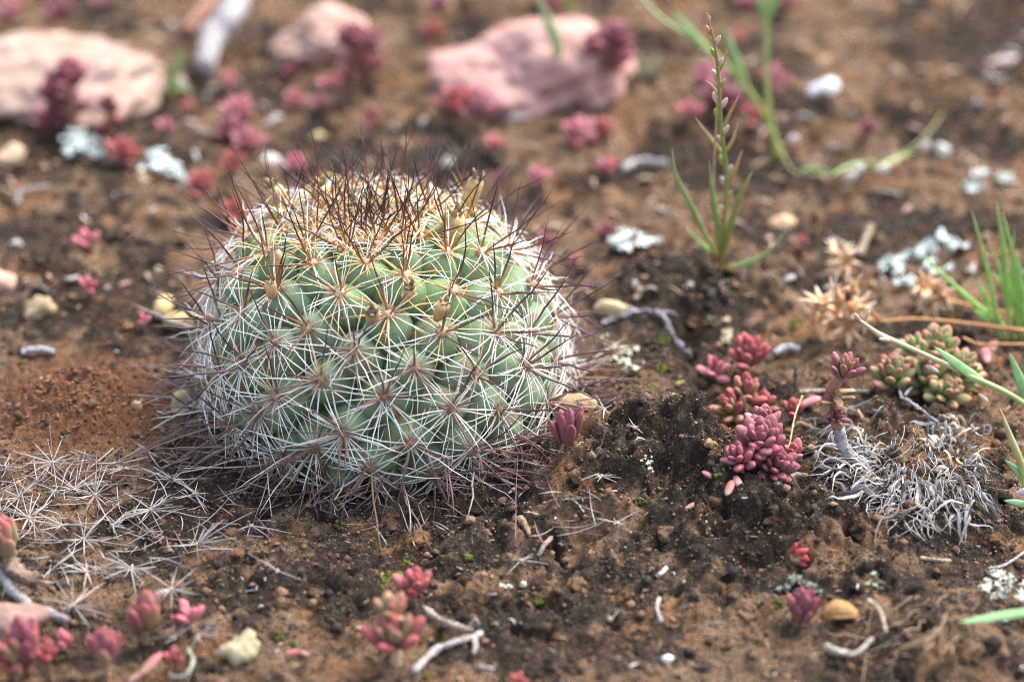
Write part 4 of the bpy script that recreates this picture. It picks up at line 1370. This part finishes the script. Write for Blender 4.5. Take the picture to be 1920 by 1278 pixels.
stars = [
    ("bleached spine cluster at the ant sand's near edge, leftmost behind", 98, 868, 62, 15, 0, 6.28),
    ("bleached spine cluster cut by the photo's left edge", 36, 932, 50, 13, 0, 6.28),
    ("dense bleached spine cluster just right of the red and green edge stonecrop", 54, 972, 46, 17, 0, 6.28),
    ("bleached spine cluster with a white tuft, below the leftmost pair", 115, 985, 48, 14, 0, 6.28),
    ("wide low bleached spine cluster in the middle of the fallen group", 140, 916, 62, 15, 0, 6.28),
    ("bleached spine cluster crossing its wide low neighbour", 178, 928, 66, 15, 0, 6.28),
    ("small bleached spine cluster with spines swept to one side", 211, 985, 48, 11, -1.4, 1.2),
    ("tall bushy bleached spine cluster nearest the cactus", 322, 900, 60, 18, 0, 6.28),
    ("bleached spine cluster fanning toward the tall bushy one", 282, 955, 58, 15, 0, 6.28),
    ("bleached spine cluster just below the tall bushy one, thin spined", 365, 925, 48, 11, 0, 6.28),
    ("bleached spine cluster with one very long spine, below the middle", 157, 1010, 56, 13, 0, 6.28),
    ("starry bleached spine cluster set apart toward the cactus", 369, 1022, 62, 13, 0, 6.28),
    ("fan of bleached spines opening downward, upper of the lower row", 163, 1072, 52, 13, 0, 6.28),
    ("broad fan of thick bleached spines above the reddish green bud", 246, 1064, 68, 16, 2.6, 6.6),
    ("starry bleached spine cluster right behind the reddish green bud", 321, 1104, 58, 15, 0, 6.28),
    ("bleached spine cluster with a woolly core, nearest the white root", 137, 1134, 56, 12, 0, 6.28),
    ("loose bleached spines hooked together below the pink three-leaved stonecrop", 372, 1190, 62, 9, -2.5, 1.2),
    ("pale bleached spine cluster between crimson stonecrop and pink one", 330, 1190, 44, 10, 0, 6.28),
    ("sparse four-spined cluster on bare soil before the cactus", 520, 1070, 40, 6, 2.8, 6.0),
    ("small bleached spine cluster at the ant sand's right rim", 235, 878, 44, 10, 0, 6.28),
    ("bleached spine cluster at the edge under the ant sand's left side", 12, 880, 40, 10, 0, 6.28),
    ("small tan spine cluster on the lumpy soil ridge", 1128, 893, 26, 12, 2.6, 6.8),
    ("long-legged white spine cluster like a spider on brown soil", 1156, 980, 48, 9, 0, 6.28),
    ("white spine cluster with crossed spines beside the pale green tuft", 977, 1051, 52, 8, 0, 6.28),
    ("tangled white spine cluster right of the small wine-red stonecrop", 1190, 802, 28, 8, 0, 6.28),
    ("five-rayed white spine cluster at the tip of the cactus's right spines", 1132, 776, 30, 7, 0, 6.28),
    ("three-pronged white spine scrap standing at the bottom", 1144, 1160, 34, 5, .4, 2.8),
    ("thin bleached spine cluster under the cactus's front left spines", 470, 985, 44, 7, 3.4, 6.2),
]
for lab, px, py, r, n, a0, a1 in stars:
    spine_star(lab, px, py, r, n, a0, a1)

# loose single spines matted between the clusters (a tangle nobody could count)
jt = Joined()
for k in range(330):
    if k < 250:
        px, py = RNG.uniform(-20, 390), RNG.uniform(850, 1110)
        if (px / 420) * .6 + (py - 845) / 280 * .75 > 1.0 + RNG.normal() * .1:
            continue
    else:
        px, py = RNG.uniform(380, 1150), RNG.uniform(905, 1010)
    p = G(px, py, RNG.uniform(.02, .16) * CM)
    sc = mpp(p)
    L = RNG.uniform(25, 105) * sc
    q = RNG.random() * 6.28
    d = unit((math.cos(q), math.sin(q), RNG.normal() * .12))
    P = spline([p - d * L / 2, p + RNG.normal(size=3) * L * .04, p + d * L / 2], 6)
    clear_ground(P)
    cl = np.array(random.choice([(.46, .42, .37), (.40, .35, .30), (.32, .23, .18), (.25, .17, .16), (.46, .44, .41)])) * RNG.uniform(.7, 1.15)
    V, F, t = tube(P, RNG.uniform(1.5, 2.5) * sc * .5 * np.array([.8, 1, 1, .85, .6, .2]), 5)
    jt.add(V, F, cl)
o = jt.build("spine_litter", M['oldspine'])
tag(o, "thin loose beige spines matted over the soil before the cactus", "spine litter", kind="stuff")

# ------------------------------------------------------------------ dead grey grass tuft
tc_ = G(1725, 880)
tuft = thing("dead_grass_tuft", "tangled tuft of dead silver-grey grass below the green stonecrop", "dead grass", tc_)


def dead_blade(px, py, ang, L_px, w_px, rise, parent, curl=0., shade=1.0, n=9, tan=.15, nm="blade"):
    b0 = G(px, py, .05 * CM)
    sc = mpp(b0)
    L = L_px * sc
    P = [b0]
    d = ang
    step = L / (n - 1)
    up = rise
    z0 = b0[2]
    for k in range(1, n):
        d += curl / n + RNG.normal() * .12
        q = P[-1] + np.array([math.cos(d), math.sin(d), 0]) * step * .85
        up_k = up * math.sin(math.pi * min(1, k / (n - 1) * 1.08)) * L
        q[2] = max(hgt(q[0], q[1]) + .0004, z0 * .3 + hgt(q[0], q[1]) * .7 + up_k)
        P.append(q)
    P = np.array(P)
    t = np.linspace(0, 1, n)
    Rr = w_px * sc * .5 * np.interp(t, [0, .2, .6, .9, 1], [.7, 1, .85, .4, .1])
    tw = RNG.normal() * .8
    V, F, tt = tube(P, Rr, 8, .10, (math.sin(tw) * .8, -.4, math.cos(tw)))
    cl = np.array([.33, .315, .30]) * shade * RNG.uniform(.25, 1.4)
    w_px = w_px * .44
    if RNG.random() < tan:
        cl = cl * np.array([1.15, .92, .66])
    streak = np.tile(RNG.uniform(.6, 1.25, 8), n)[:, None]
    link_mesh(nm, V, F, M['dry'], parent, lerp3([(0, cl * np.array([.9, .8, .65])), (.3, cl), (1, cl * .9)], tt) * streak)


for k in range(285):
    f = RNG.random()
    if k < 150:                                     # the drooping skirt of flat blades
        px = 1640 + 195 * RNG.random(); py = 862 + 90 * RNG.random() + (px - 1640) * .1
        ang = -math.pi / 2 + (px - 1745) / 150 * .9 + RNG.normal() * .32 - .25
        dead_blade(px, py, ang, RNG.uniform(40, 115), RNG.choice([3, 3.5, 4, 5, 6, 8, 13]), RNG.uniform(.05, .30), tuft, RNG.normal() * .8)
    elif k < 230:                                   # the curled whitish heart
        px = 1735 + 110 * RNG.random(); py = 792 + 95 * RNG.random()
        dead_blade(px, py, RNG.random() * 6.28, RNG.uniform(25, 65), RNG.uniform(4, 9), RNG.uniform(.15, .6), tuft, RNG.normal() * 2.8, 1.4, tan=.4)
    else:                                           # long loose strands on the side
        px = 1560 + 100 * RNG.random(); py = 838 + 60 * RNG.random()
        dead_blade(px, py, math.pi + 1.0 * RNG.normal(), RNG.uniform(50, 120), RNG.uniform(3, 6), RNG.uniform(.08, .25), tuft, RNG.normal() * 2.0)
for q in ((1600, 875, -2.2, 150, 10), (1685, 960, -2.4, 150, 5), (1660, 1005, -.9, 110, 5), (1715, 940, -1.75, 120, 22), (1760, 930, -1.5, 120, 14), (1790, 955, -1.3, 110, 10), (1640, 900, -2.7, 130, 6),
          (1625, 925, -2.5, 120, 7), (1655, 915, -2.0, 120, 12), (1560, 890, -1.8, 110, 8)):
    dead_blade(*q, .12, tuft, RNG.normal() * .6, 1.1)
jf = Joined()
for k in range(260):
    px = 1600 + 250 * RNG.random(); py = 800 + 185 * RNG.random()
    if ((px - 1735) / 130) ** 2 + ((py - 890) / 100) ** 2 > 1:
        continue
    b0 = G(px, py, RNG.uniform(.02, .35) * CM)
    sc = mpp(b0)
    d = -math.pi / 2 + (px - 1745) / 150 + RNG.normal() * .7
    L = RNG.uniform(20, 75) * sc
    P = [b0]
    for j in range(5):
        d += RNG.normal() * .25
        q = P[-1] + np.array([math.cos(d), math.sin(d), -.18]) * L / 5
        q[2] = max(q[2], hgt(q[0], q[1]) + .0003)
        P.append(q)
    cl = np.array(random.choice([(.34, .33, .32), (.40, .38, .35), (.36, .29, .21), (.16, .15, .15), (.26, .25, .25)])) * RNG.uniform(.6, 1.2)
    V, F, t = tube(np.array(P), RNG.uniform(1.2, 2.6) * sc * .5 * np.array([.8, 1, 1, .9, .6, .2]), 5, .5)
    jf.add(V, F, cl)
o = jf.build("fibre_mass", M['dry'], tuft); o['kind'] = "stuff"
strands = thing("dead_grass_tuft", "curly grey dead grass strands round the tall withered stonecrop's foot", "dead grass", G(1540, 850))
for k in range(70):
    px = 1505 + 130 * RNG.random(); py = 742 + 135 * RNG.random()
    if py < 800 - (px - 1505) * .3:
        continue
    dead_blade(px, py, RNG.random() * 6.28, RNG.uniform(35, 90), RNG.uniform(3, 7), RNG.uniform(.1, .35), strands, RNG.normal() * 2.4, .95)

# the rotted brown tuft at the bottom right
rot = thing("rotted_grass_tuft", "rotted brown grass mat sagging over a soil mound at the bottom", "dead grass", G(1740, 1190))
for k in range(64):
    px = 1610 + 230 * RNG.random(); py = 1105 + 110 * RNG.random() + (1840 - px) * .12
    b0 = G(px, py, .04 * CM)
    sc = mpp(b0)
    L = RNG.uniform(25, 95) * sc
    d = -2.5 + RNG.normal() * .55 + (px - 1720) / 300
    P = []
    for j in range(7):
        q = b0 + np.array([math.cos(d), math.sin(d), 0]) * L * j / 6
        q[2] = hgt(q[0], q[1]) + .0007 + .0008 * RNG.random()
        d += RNG.normal() * .04
        P.append(q)
    V, F, tt = tube(np.array(P), RNG.uniform(2.5, 5) * sc * .5 * np.array([.7, 1, 1, 1, .9, .6, .2]), 5, .5, (0, 0, 1))
    link_mesh("fibre", V, F, M['dry'], rot, np.array([.25, .17, .105]) * RNG.uniform(.35, 1.5))


# ------------------------------------------------------------------ green plants
def blade(parent, pts, w, col, tip=None, n=12, flat=.25, nm="blade", nrm=(0, -.8, .6), prof_=((0, .6), (.25, 1), (.6, .85), (.9, .35), (1, .06)), mat='grass'):
    """flat leaf blade through 3-D points; w in metres"""
    P = spline(pts, n)
    t = np.linspace(0, 1, n)
    V, F, tt = tube(P, w * .5 * np.interp(t, [q[0] for q in prof_], [q[1] for q in prof_]), 8, flat, nrm)
    cc = lerp3([(0, col[0]), (.5, col[1]), (1, col[2] if len(col) > 2 else col[1])], tt)
    return link_mesh(nm, V, F, M[mat], parent, cc)


LEAN = [0.0, 0.0]                                # leaning plants: metres toward the viewer per pixel above the foot


def pts_at(y, q):
    return [at_depth(a, b, y - LEAN[1] * max(LEAN[0] - b, 0) + (c[0] * CM if c else 0)) for a, b, *c in q]


# flowering knotweed stalk beside the cactus
kb = G(1352, 510)
kn = thing("knotweed", "slender green flowering stalk with narrow leaves on a soil ridge", "weed", kb)
yk = kb[1]
sc = mpp(kb)
GREENS = ((.30, .33, .09), (.17, .32, .10), (.22, .38, .17))
LEAN[:] = [510, .00011]
blade(kn, pts_at(yk, [(1352, 512), (1353, 470), (1358, 420), (1362, 330), (1352, 240), (1348, 160), (1342, 95), (1325, 25)]), 8 * sc, ((.34, .20, .10), (.20, .30, .08), (.40, .30, .16)), n=26, flat=.9, nm="stem",
      prof_=((0, 1.2), (.3, 1), (.8, .8), (1, .3)))
blade(kn, pts_at(yk, [(1356, 420), (1340, 380), (1338, 330), (1342, 250), (1345, 185)]), 6 * sc, ((.40, .26, .16), (.46, .34, .26)), n=16, flat=.9, nm="stem", prof_=((0, 1), (1, .5)))
for q, w in (([(1352, 492), (1365, 440), (1385, 375), (1410, 322)], 19), ([(1356, 470), (1345, 420), (1335, 360), (1330, 300)], 17), ([(1362, 500), (1395, 495), (1435, 478), (1474, 432)], 16),
             ([(1345, 485), (1322, 440), (1298, 390), (1268, 330), (1260, 278)], 15), ([(1348, 480), (1318, 460), (1282, 422)], 12), ([(1350, 488), (1345, 440), (1350, 395)], 13),
             ([(1362, 300), (1345, 275), (1325, 250), (1303, 220)], 9), ([(1358, 235), (1370, 210), (1388, 175)], 7), ([(1350, 185), (1338, 165), (1322, 150)], 6), ([(1358, 290), (1374, 262), (1384, 228)], 8), ([(1360, 350), (1378, 318), (1392, 280)], 9), ([(1345, 140), (1356, 118), (1364, 92)], 6), ([(1360, 470), (1366, 440), (1368, 400)], 9)):
    blade(kn, pts_at(yk, [(a, b, -.15 * i * (1 if w > 14 else -1)) for i, (a, b) in enumerate(q)]), w * (.72 if w > 10 else .9) * sc, GREENS if w > 10 else ((.3, .25, .1), (.3, .26, .12), (.4, .2, .2)), nm="leaf", flat=.16)
SX = lambda y: float(np.interp(y, [25, 95, 160, 240, 330, 420], [1325, 1342, 1348, 1352, 1362, 1358]))
for k, (py, r, sd_) in enumerate(((40, 7, 0), (58, 8, -1), (78, 9, 1), (100, 8, -1), (118, 8, 1), (142, 10, -1), (158, 8, 1), (185, 11, -1), (195, 10, 1), (215, 10, -1), (245, 10, 1), (262, 8, -1), (300, 9, -1), (318, 9, 1), (340, 9, -1), (365, 8, 1), (392, 8, -1))):
    p = pts_at(yk - .0004, [(SX(py) + 2 * sd_, py + r)])[0]
    V, F, cc = fat_leaf(p, np.array([.38 * sd_, -.15, 1.]), np.array([0, -1., 0]), 2.7 * r * sc, .95 * r * sc, 'pink', sides=7)
    tip = (.58, .28, .26) if k < 2 else ((.56, .48, .42) if k % 3 else (.30, .38, .10))
    link_mesh("flower_bud", V, F, M['leaf'], kn, lerp3([(0, (.30, .36, .10)), (.45, tip), (1, tip)], np.repeat(LP[:, 0], 7)))

LEAN[:] = [0.0, 0.0]
# the blurred forked knotweed behind
fb = G(1462, 300)
fk = thing("knotweed", "blurred forked green weed with thick stem leaning out of frame", "weed", fb)
yf = fb[1]; sc = mpp(fb)
blade(fk, pts_at(yf, [(1462, 300), (1452, 262), (1440, 190), (1436, 90), (1440, -40)]), 11 * sc, ((.36, .38, .06), (.36, .42, .14), (.24, .36, .12)), n=16, flat=.8, nm="stem", prof_=((0, 1), (.15, 1.4), (.4, .9), (1, .9)))
blade(fk, pts_at(yf, [(1450, 250), (1405, 170), (1330, 95), (1240, 35), (1190, -20)]), 9 * sc, ((.34, .40, .08), (.26, .40, .12), (.42, .46, .25)), n=16, flat=.6, nm="stem", prof_=((0, 1), (1, .8)))
for q, w in (([(1400, 165), (1375, 100), (1355, 45)], 24), ([(1335, 100), (1290, 55), (1262, 18)], 20), ([(1440, 40), (1425, 10), (1412, -30)], 20), ([(1443, 30), (1455, 0), (1462, -40)], 20)):
    blade(fk, pts_at(yf, q), w * .7 * sc, ((.28, .38, .12), (.18, .34, .12), (.22, .38, .16)), nm="leaf", flat=.2)
# its creeping branch
cbp = G(1480, 325)
ck = thing("knotweed", "blurred creeping green branch with pale flowers lying on the soil", "weed", cbp)
sc = mpp(cbp)
g3 = lambda q, lf: [G(a, b, lf * CM) for a, b in q]
blade(ck, g3([(1462, 268), (1485, 318), (1545, 328), (1620, 318), (1690, 290), (1735, 255), (1768, 212)], .35), 3.5 * sc, ((.34, .33, .16), (.25, .30, .09), (.36, .30, .10)), n=20, flat=.6, nm="stem", prof_=((0, .8), (1, .7)))
for q in ([(1560, 328), (1600, 308), (1645, 302)], [(1640, 318), (1680, 298), (1720, 282)], [(1500, 320), (1530, 315), (1570, 325)]):
    blade(ck, g3(q, .45), 6 * sc, ((.24, .36, .12), (.22, .36, .10)), nm="leaf", flat=.25)
for px, py in ((1585, 340), (1648, 326), (1725, 282), (1600, 325), (1478, 270)):
    p = G(px, py, .4 * CM)
    V, F, cc = fat_leaf(p, np.array([.3, -.3, .5]), np.array([0, -1., 0]), .0042, .0024, 'pink')
    link_mesh("flower_bud", V, F, M['leaf'], ck, (.74, .66, .62))

# blurred seedling by the driftwood
sb = G(310, 185)
sd = thing("seedling", "blurred leafy green seedling beside the pale driftwood", "weed", sb)
sc = mpp(sb)
for q, w in (([(310, 190), (322, 140), (345, 85)], 20), ([(312, 188), (330, 165), (362, 172)], 22), ([(305, 190), (275, 195), (240, 165), (212, 142)], 14), ([(300, 192), (280, 205), (262, 240)], 12), ([(312, 180), (335, 130), (350, 95)], 20), ([(308, 185), (300, 165), (318, 138)], 14)):
    blade(sd, pts_at(sb[1], q), w * .62 * sc, ((.28, .32, .10), (.22, .34, .10), (.30, .42, .16)), nm="leaf", flat=.3)

# grass on the right
gb = G(1905, 640)
gs = thing("grass_tuft", "bright green grass tuft at the right edge behind dry stalks", "grass", gb, "green grasses at the edge")
sc = mpp(gb)
for q, w in (([(1900, 640), (1885, 560), (1872, 500), (1850, 440)], 9), ([(1918, 640), (1900, 570), (1898, 500), (1902, 430)], 10), ([(1890, 640), (1870, 590), (1852, 560), (1835, 520)], 8), ([(1925, 600), (1900, 560), (1885, 520)], 9), ([(1875, 640), (1862, 560), (1845, 480), (1822, 395)], 13), ([(1895, 640), (1888, 540), (1880, 450), (1868, 378)], 16), ([(1910, 640), (1908, 560), (1900, 480), (1880, 400)], 16), ([(1925, 620), (1915, 540), (1908, 468)], 16),
             ([(1878, 605), (1835, 575), (1790, 535), (1712, 462)], 15), ([(1930, 590), (1890, 545), (1860, 508)], 14), ([(1925, 640), (1918, 590), (1912, 540)], 17), ([(1862, 600), (1845, 555), (1830, 525)], 10), ([(1885, 610), (1840, 590), (1826, 580)], 13)):
    blade(gs, pts_at(gb[1], q), w * .75 * sc, ((.22, .36, .08), (.18, .40, .08), (.28, .46, .14)), flat=.15, n=10)
nb = thing("grass_tuft", "green grass stalk with white florets arching over the green stonecrop", "grass", G(1925, 790), "green grasses at the edge")
ynb = G(1925, 800)[1]
sc = mpp(G(1925, 800))
blade(nb, pts_at(ynb, [(1935, 765), (1880, 732), (1820, 705), (1750, 672), (1690, 645), (1650, 628), (1612, 600)]), 10 * sc, ((.24, .36, .10), (.40, .38, .20), (.42, .34, .22)), nm="stem", flat=.8, n=22, prof_=((0, 1.1), (.6, .9), (.8, 1.3), (1, .5)))
blade(nb, pts_at(ynb, [(1850, 722), (1815, 698), (1780, 672), (1752, 650)]), 20 * sc, ((.26, .38, .14), (.20, .38, .14), (.26, .42, .2)), nm="leaf", flat=.15)
for px, py, dx, dz in ((1612, 600, -.4, .6), (1622, 598, .3, 1), (1668, 638, -.8, .3), (1740, 685, .6, -.3), (1835, 738, .7, -.5)):
    p = at_depth(px, py, ynb - .0006)
    V, F, cc = fat_leaf(p, unit((dx, -.2, dz)), np.array([0, -1., 0]), 24 * sc, 8 * sc, 'pink')
    link_mesh("floret", V, F, M['leaf'], nb, (.62, .50, .44))
shoot = lambda lab, *a, **k: tag(blade(None, *a, nm="grass_shoot", **k), lab, "grass", "green grasses at the edge")
shoot("lone broad green grass blade at the right edge beside green stonecrop", pts_at(G(1925, 790)[1], [(1935, 765), (1912, 712), (1893, 662)]), 22 * sc, ((.20, .36, .14), (.20, .38, .16)), flat=.15)
shoot("long green grass blade reaching in near the lower right corner", pts_at(G(1925, 1240)[1], [(1960, 1142), (1890, 1152), (1840, 1160), (1797, 1166)]), .0019, ((.17, .34, .12), (.24, .40, .17)), flat=.15, nrm=(0, -.4, .9))
e3 = thing("weed_stem", "blurred yellow-green stem with small leaves at the right edge", "weed", G(1915, 960), "green grasses at the edge")
ye = G(1915, 970)[1]
sc = mpp(G(1915, 970))
blade(e3, pts_at(ye, [(1935, 960), (1918, 880), (1895, 820), (1875, 765)]), 16 * sc, ((.30, .36, .08), (.36, .36, .14), (.44, .38, .24)), flat=.8, nm="stem")
blade(e3, pts_at(ye, [(1925, 905), (1905, 880), (1885, 862)]), 13 * sc, ((.16, .34, .14), (.20, .38, .18)), flat=.2, nm="leaf")
blade(e3, pts_at(ye, [(1930, 948), (1905, 942), (1882, 938)]), 14 * sc, ((.16, .34, .14), (.20, .38, .18)), flat=.2, nm="leaf")
p = at_depth(1905, 925, ye - .001)
V, F, cc = fat_leaf(p, unit((.9, -.2, .5)), np.array([0, -1., 0]), 34 * sc, 15 * sc, 'pink')
link_mesh("flower_bud", V, F, M['leaf'], e3, (.74, .66, .64))
sc = mpp(G(1045, 190))
shoot("blurred green grass blade in front of the biggest pink rock", pts_at(G(1045, 195)[1], [(1045, 195), (1045, 90), (1025, 35), (1000, -30)]), 22 * sc, ((.50, .36, .26), (.26, .40, .16), (.40, .46, .28)), flat=.3)
shoot("blurred yellowish green blade beyond the biggest pink rock", pts_at(G(1068, 30)[1], [(1060, 40), (1068, 0), (1072, -60)]), 24 * sc, ((.30, .30, .10), (.30, .34, .10)), flat=.3)

# ------------------------------------------------------------------ dry flower heads on orange stalks
dr = thing("dried_flower_stalk", "long orange-brown dried stalk ending in papery star-shaped flower heads", "dried flower", G(1640, 640))
ydr = G(1640, 650)[1]
sc = mpp(G(1640, 650))


def calyx(parent, px, py, r, y, seed):
    rr = np.random.default_rng(seed)
    c = at_depth(px, py, y + rr.normal() * .002)
    ax = unit(rr.normal(size=3) * .8 + np.array([-.5, -.5, .5]))
    X, Y, Z = basis(ax, np.array([0, 0, 1.]))
    V, F = ICO[2]
    o = link_mesh("flower_head", V * r * sc * .38 + c, F, M['dry'], parent, np.array([.50, .24, .10]) * rr.uniform(.8, 1.2))
    for k in range(7):
        q = k * 6.283 / 7 + rr.normal() * .15
        lat = X * math.cos(q) + Y * math.sin(q)
        d = unit(ax * rr.uniform(.5, 1.1) + lat)
        P = spline([c + lat * r * sc * .2, c + d * r * sc * .8, c + d * r * sc * 1.25 + lat * r * sc * .4], 6)
        V, F, t = tube(P, r * sc * .22 * np.array([.8, 1.1, 1, .75, .4, .08]), 5, .35, ax)
        link_mesh("sepal", V, F, M['dry'], o, lerp3([(0, (.56, .29, .12)), (.5, (.76, .50, .29)), (1, (.84, .70, .54))], t) * rr.uniform(.8, 1.15))


for k, (px, py, r) in enumerate(((1540, 575, 24), (1572, 560, 24), (1595, 575, 22), (1555, 605, 24), (1590, 610, 22), (1528, 600, 18), (1615, 585, 20), (1575, 590, 24), (1540, 635, 16), (1560, 640, 16), (1600, 545, 18), (1630, 600, 16))):
    calyx(dr, px, py, r * 1.35, ydr, 100 + k)
blade(dr, pts_at(ydr, [(1600, 600), (1660, 602), (1720, 598), (1800, 605), (1940, 622)]), 8 * sc, ((.50, .26, .10), (.46, .24, .10)), nm="stalk", flat=.9, n=20, prof_=((0, .8), (1, 1)), mat='dry')
blade(dr, pts_at(ydr, [(1602, 592), (1622, 575), (1650, 600)]), 6 * sc, ((.50, .28, .12), (.46, .24, .10)), nm="stalk", flat=.9, n=10, prof_=((0, .8), (1, 1)), mat='dry')
dr2 = thing("dried_flower_stalk", "orange dried stalk with a pinkish flower head, behind the longer stalk", "dried flower", G(1745, 590))
y2_ = G(1745, 590)[1]
for k, (px, py, r) in enumerate(((1728, 535, 20), (1750, 545, 22), (1742, 565, 20), (1768, 555, 18), (1735, 555, 18))):
    calyx(dr2, px, py, r * 1.3, y2_, 130 + k)
blade(dr2, pts_at(y2_, [(1760, 555), (1800, 568), (1850, 580), (1940, 594)]), 8 * sc, ((.50, .28, .12), (.46, .24, .10)), nm="stalk", flat=.9, n=16, prof_=((0, .8), (1, 1)), mat='dry')
dr3 = thing("dried_flower_stalk", "slim orange dried stalk under the longer one, bent downward", "dried flower", G(1850, 665))
y3_ = G(1850, 670)[1]
blade(dr3, pts_at(y3_, [(1805, 632), (1835, 645), (1880, 645), (1940, 646)]), 6 * sc, ((.50, .28, .12), (.46, .24, .10)), nm="stalk", flat=.9, n=12, prof_=((0, .8), (1, 1)), mat='dry')
fl = thing("dried_flower_stalk", "blurred orange dry fluff beyond the grass, left of mint lichen", "dried flower", G(1580, 510))
for k, (px, py, r) in enumerate(((1570, 482, 20), (1590, 492, 20), (1582, 505, 18))):
    calyx(fl, px, py, r * 1.4, G(1580, 520)[1], 150 + k)

# ------------------------------------------------------------------ litter: short bits of straw, spine and bark (uncountable)
jl = Joined()
for k in range(620):
    px, py = RNG.uniform(0, 1920), RNG.uniform(-20, 1278)
    if (px - 723) ** 2 / 340 ** 2 + (py - 640) ** 2 / 300 ** 2 < 1:
        continue
    p = G(px, py, .03 * CM)
    sc = mpp(p)
    L = RNG.uniform(6, 24) * sc
    q = RNG.random() * 6.28
    d = np.array([math.cos(q), math.sin(q), RNG.normal() * .25])
    P = spline([p - d * L / 2, p + RNG.normal(size=3) * L * .12 + np.array([0, 0, .0003]), p + d * L / 2], 5)
    cl = random.choice([(.55, .50, .44), (.60, .57, .55), (.42, .30, .18), (.30, .20, .12), (.50, .36, .2), (.38, .36, .36), (.10, .08, .07)])
    V, F, t = tube(P, RNG.uniform(1.2, 4.5) * sc * .5 * np.array([.7, 1, 1, .9, .5]), 5, RNG.uniform(.3, 1))
    jl.add(V, F, np.array(cl) * RNG.uniform(.7, 1.2))
for k in range(330):
    px, py = RNG.uniform(-20, 1940), RNG.uniform(-20, 560)
    p = G(px, py, .05 * CM)
    sc = mpp(p)
    L = RNG.uniform(10, 46) * sc
    q = RNG.random() * 6.28
    d = np.array([math.cos(q), math.sin(q), RNG.normal() * .2])
    P = spline([p - d * L / 2, p + RNG.normal(size=3) * L * .12 + np.array([0, 0, .0005]), p + d * L / 2], 5)
    cl = random.choice([(.40, .34, .29), (.36, .33, .31), (.34, .24, .16), (.09, .07, .06), (.07, .06, .055), (.48, .34, .22), (.06, .05, .045), (.42, .24, .2)])
    V, F, t = tube(P, RNG.uniform(5, 15) * sc * .5 * np.array([.6, 1, 1, .9, .5]), 6, RNG.uniform(.4, .9))
    jl.add(V, F, np.array(cl) * RNG.uniform(.7, 1.2))
o = jl.build("plant_litter", M['dry'])
tag(o, "short scraps of straw, bark and broken spines scattered over soil", "plant litter", kind="stuff")

for o in bpy.data.objects:
    if '_loc' in o:
        del o['_loc']
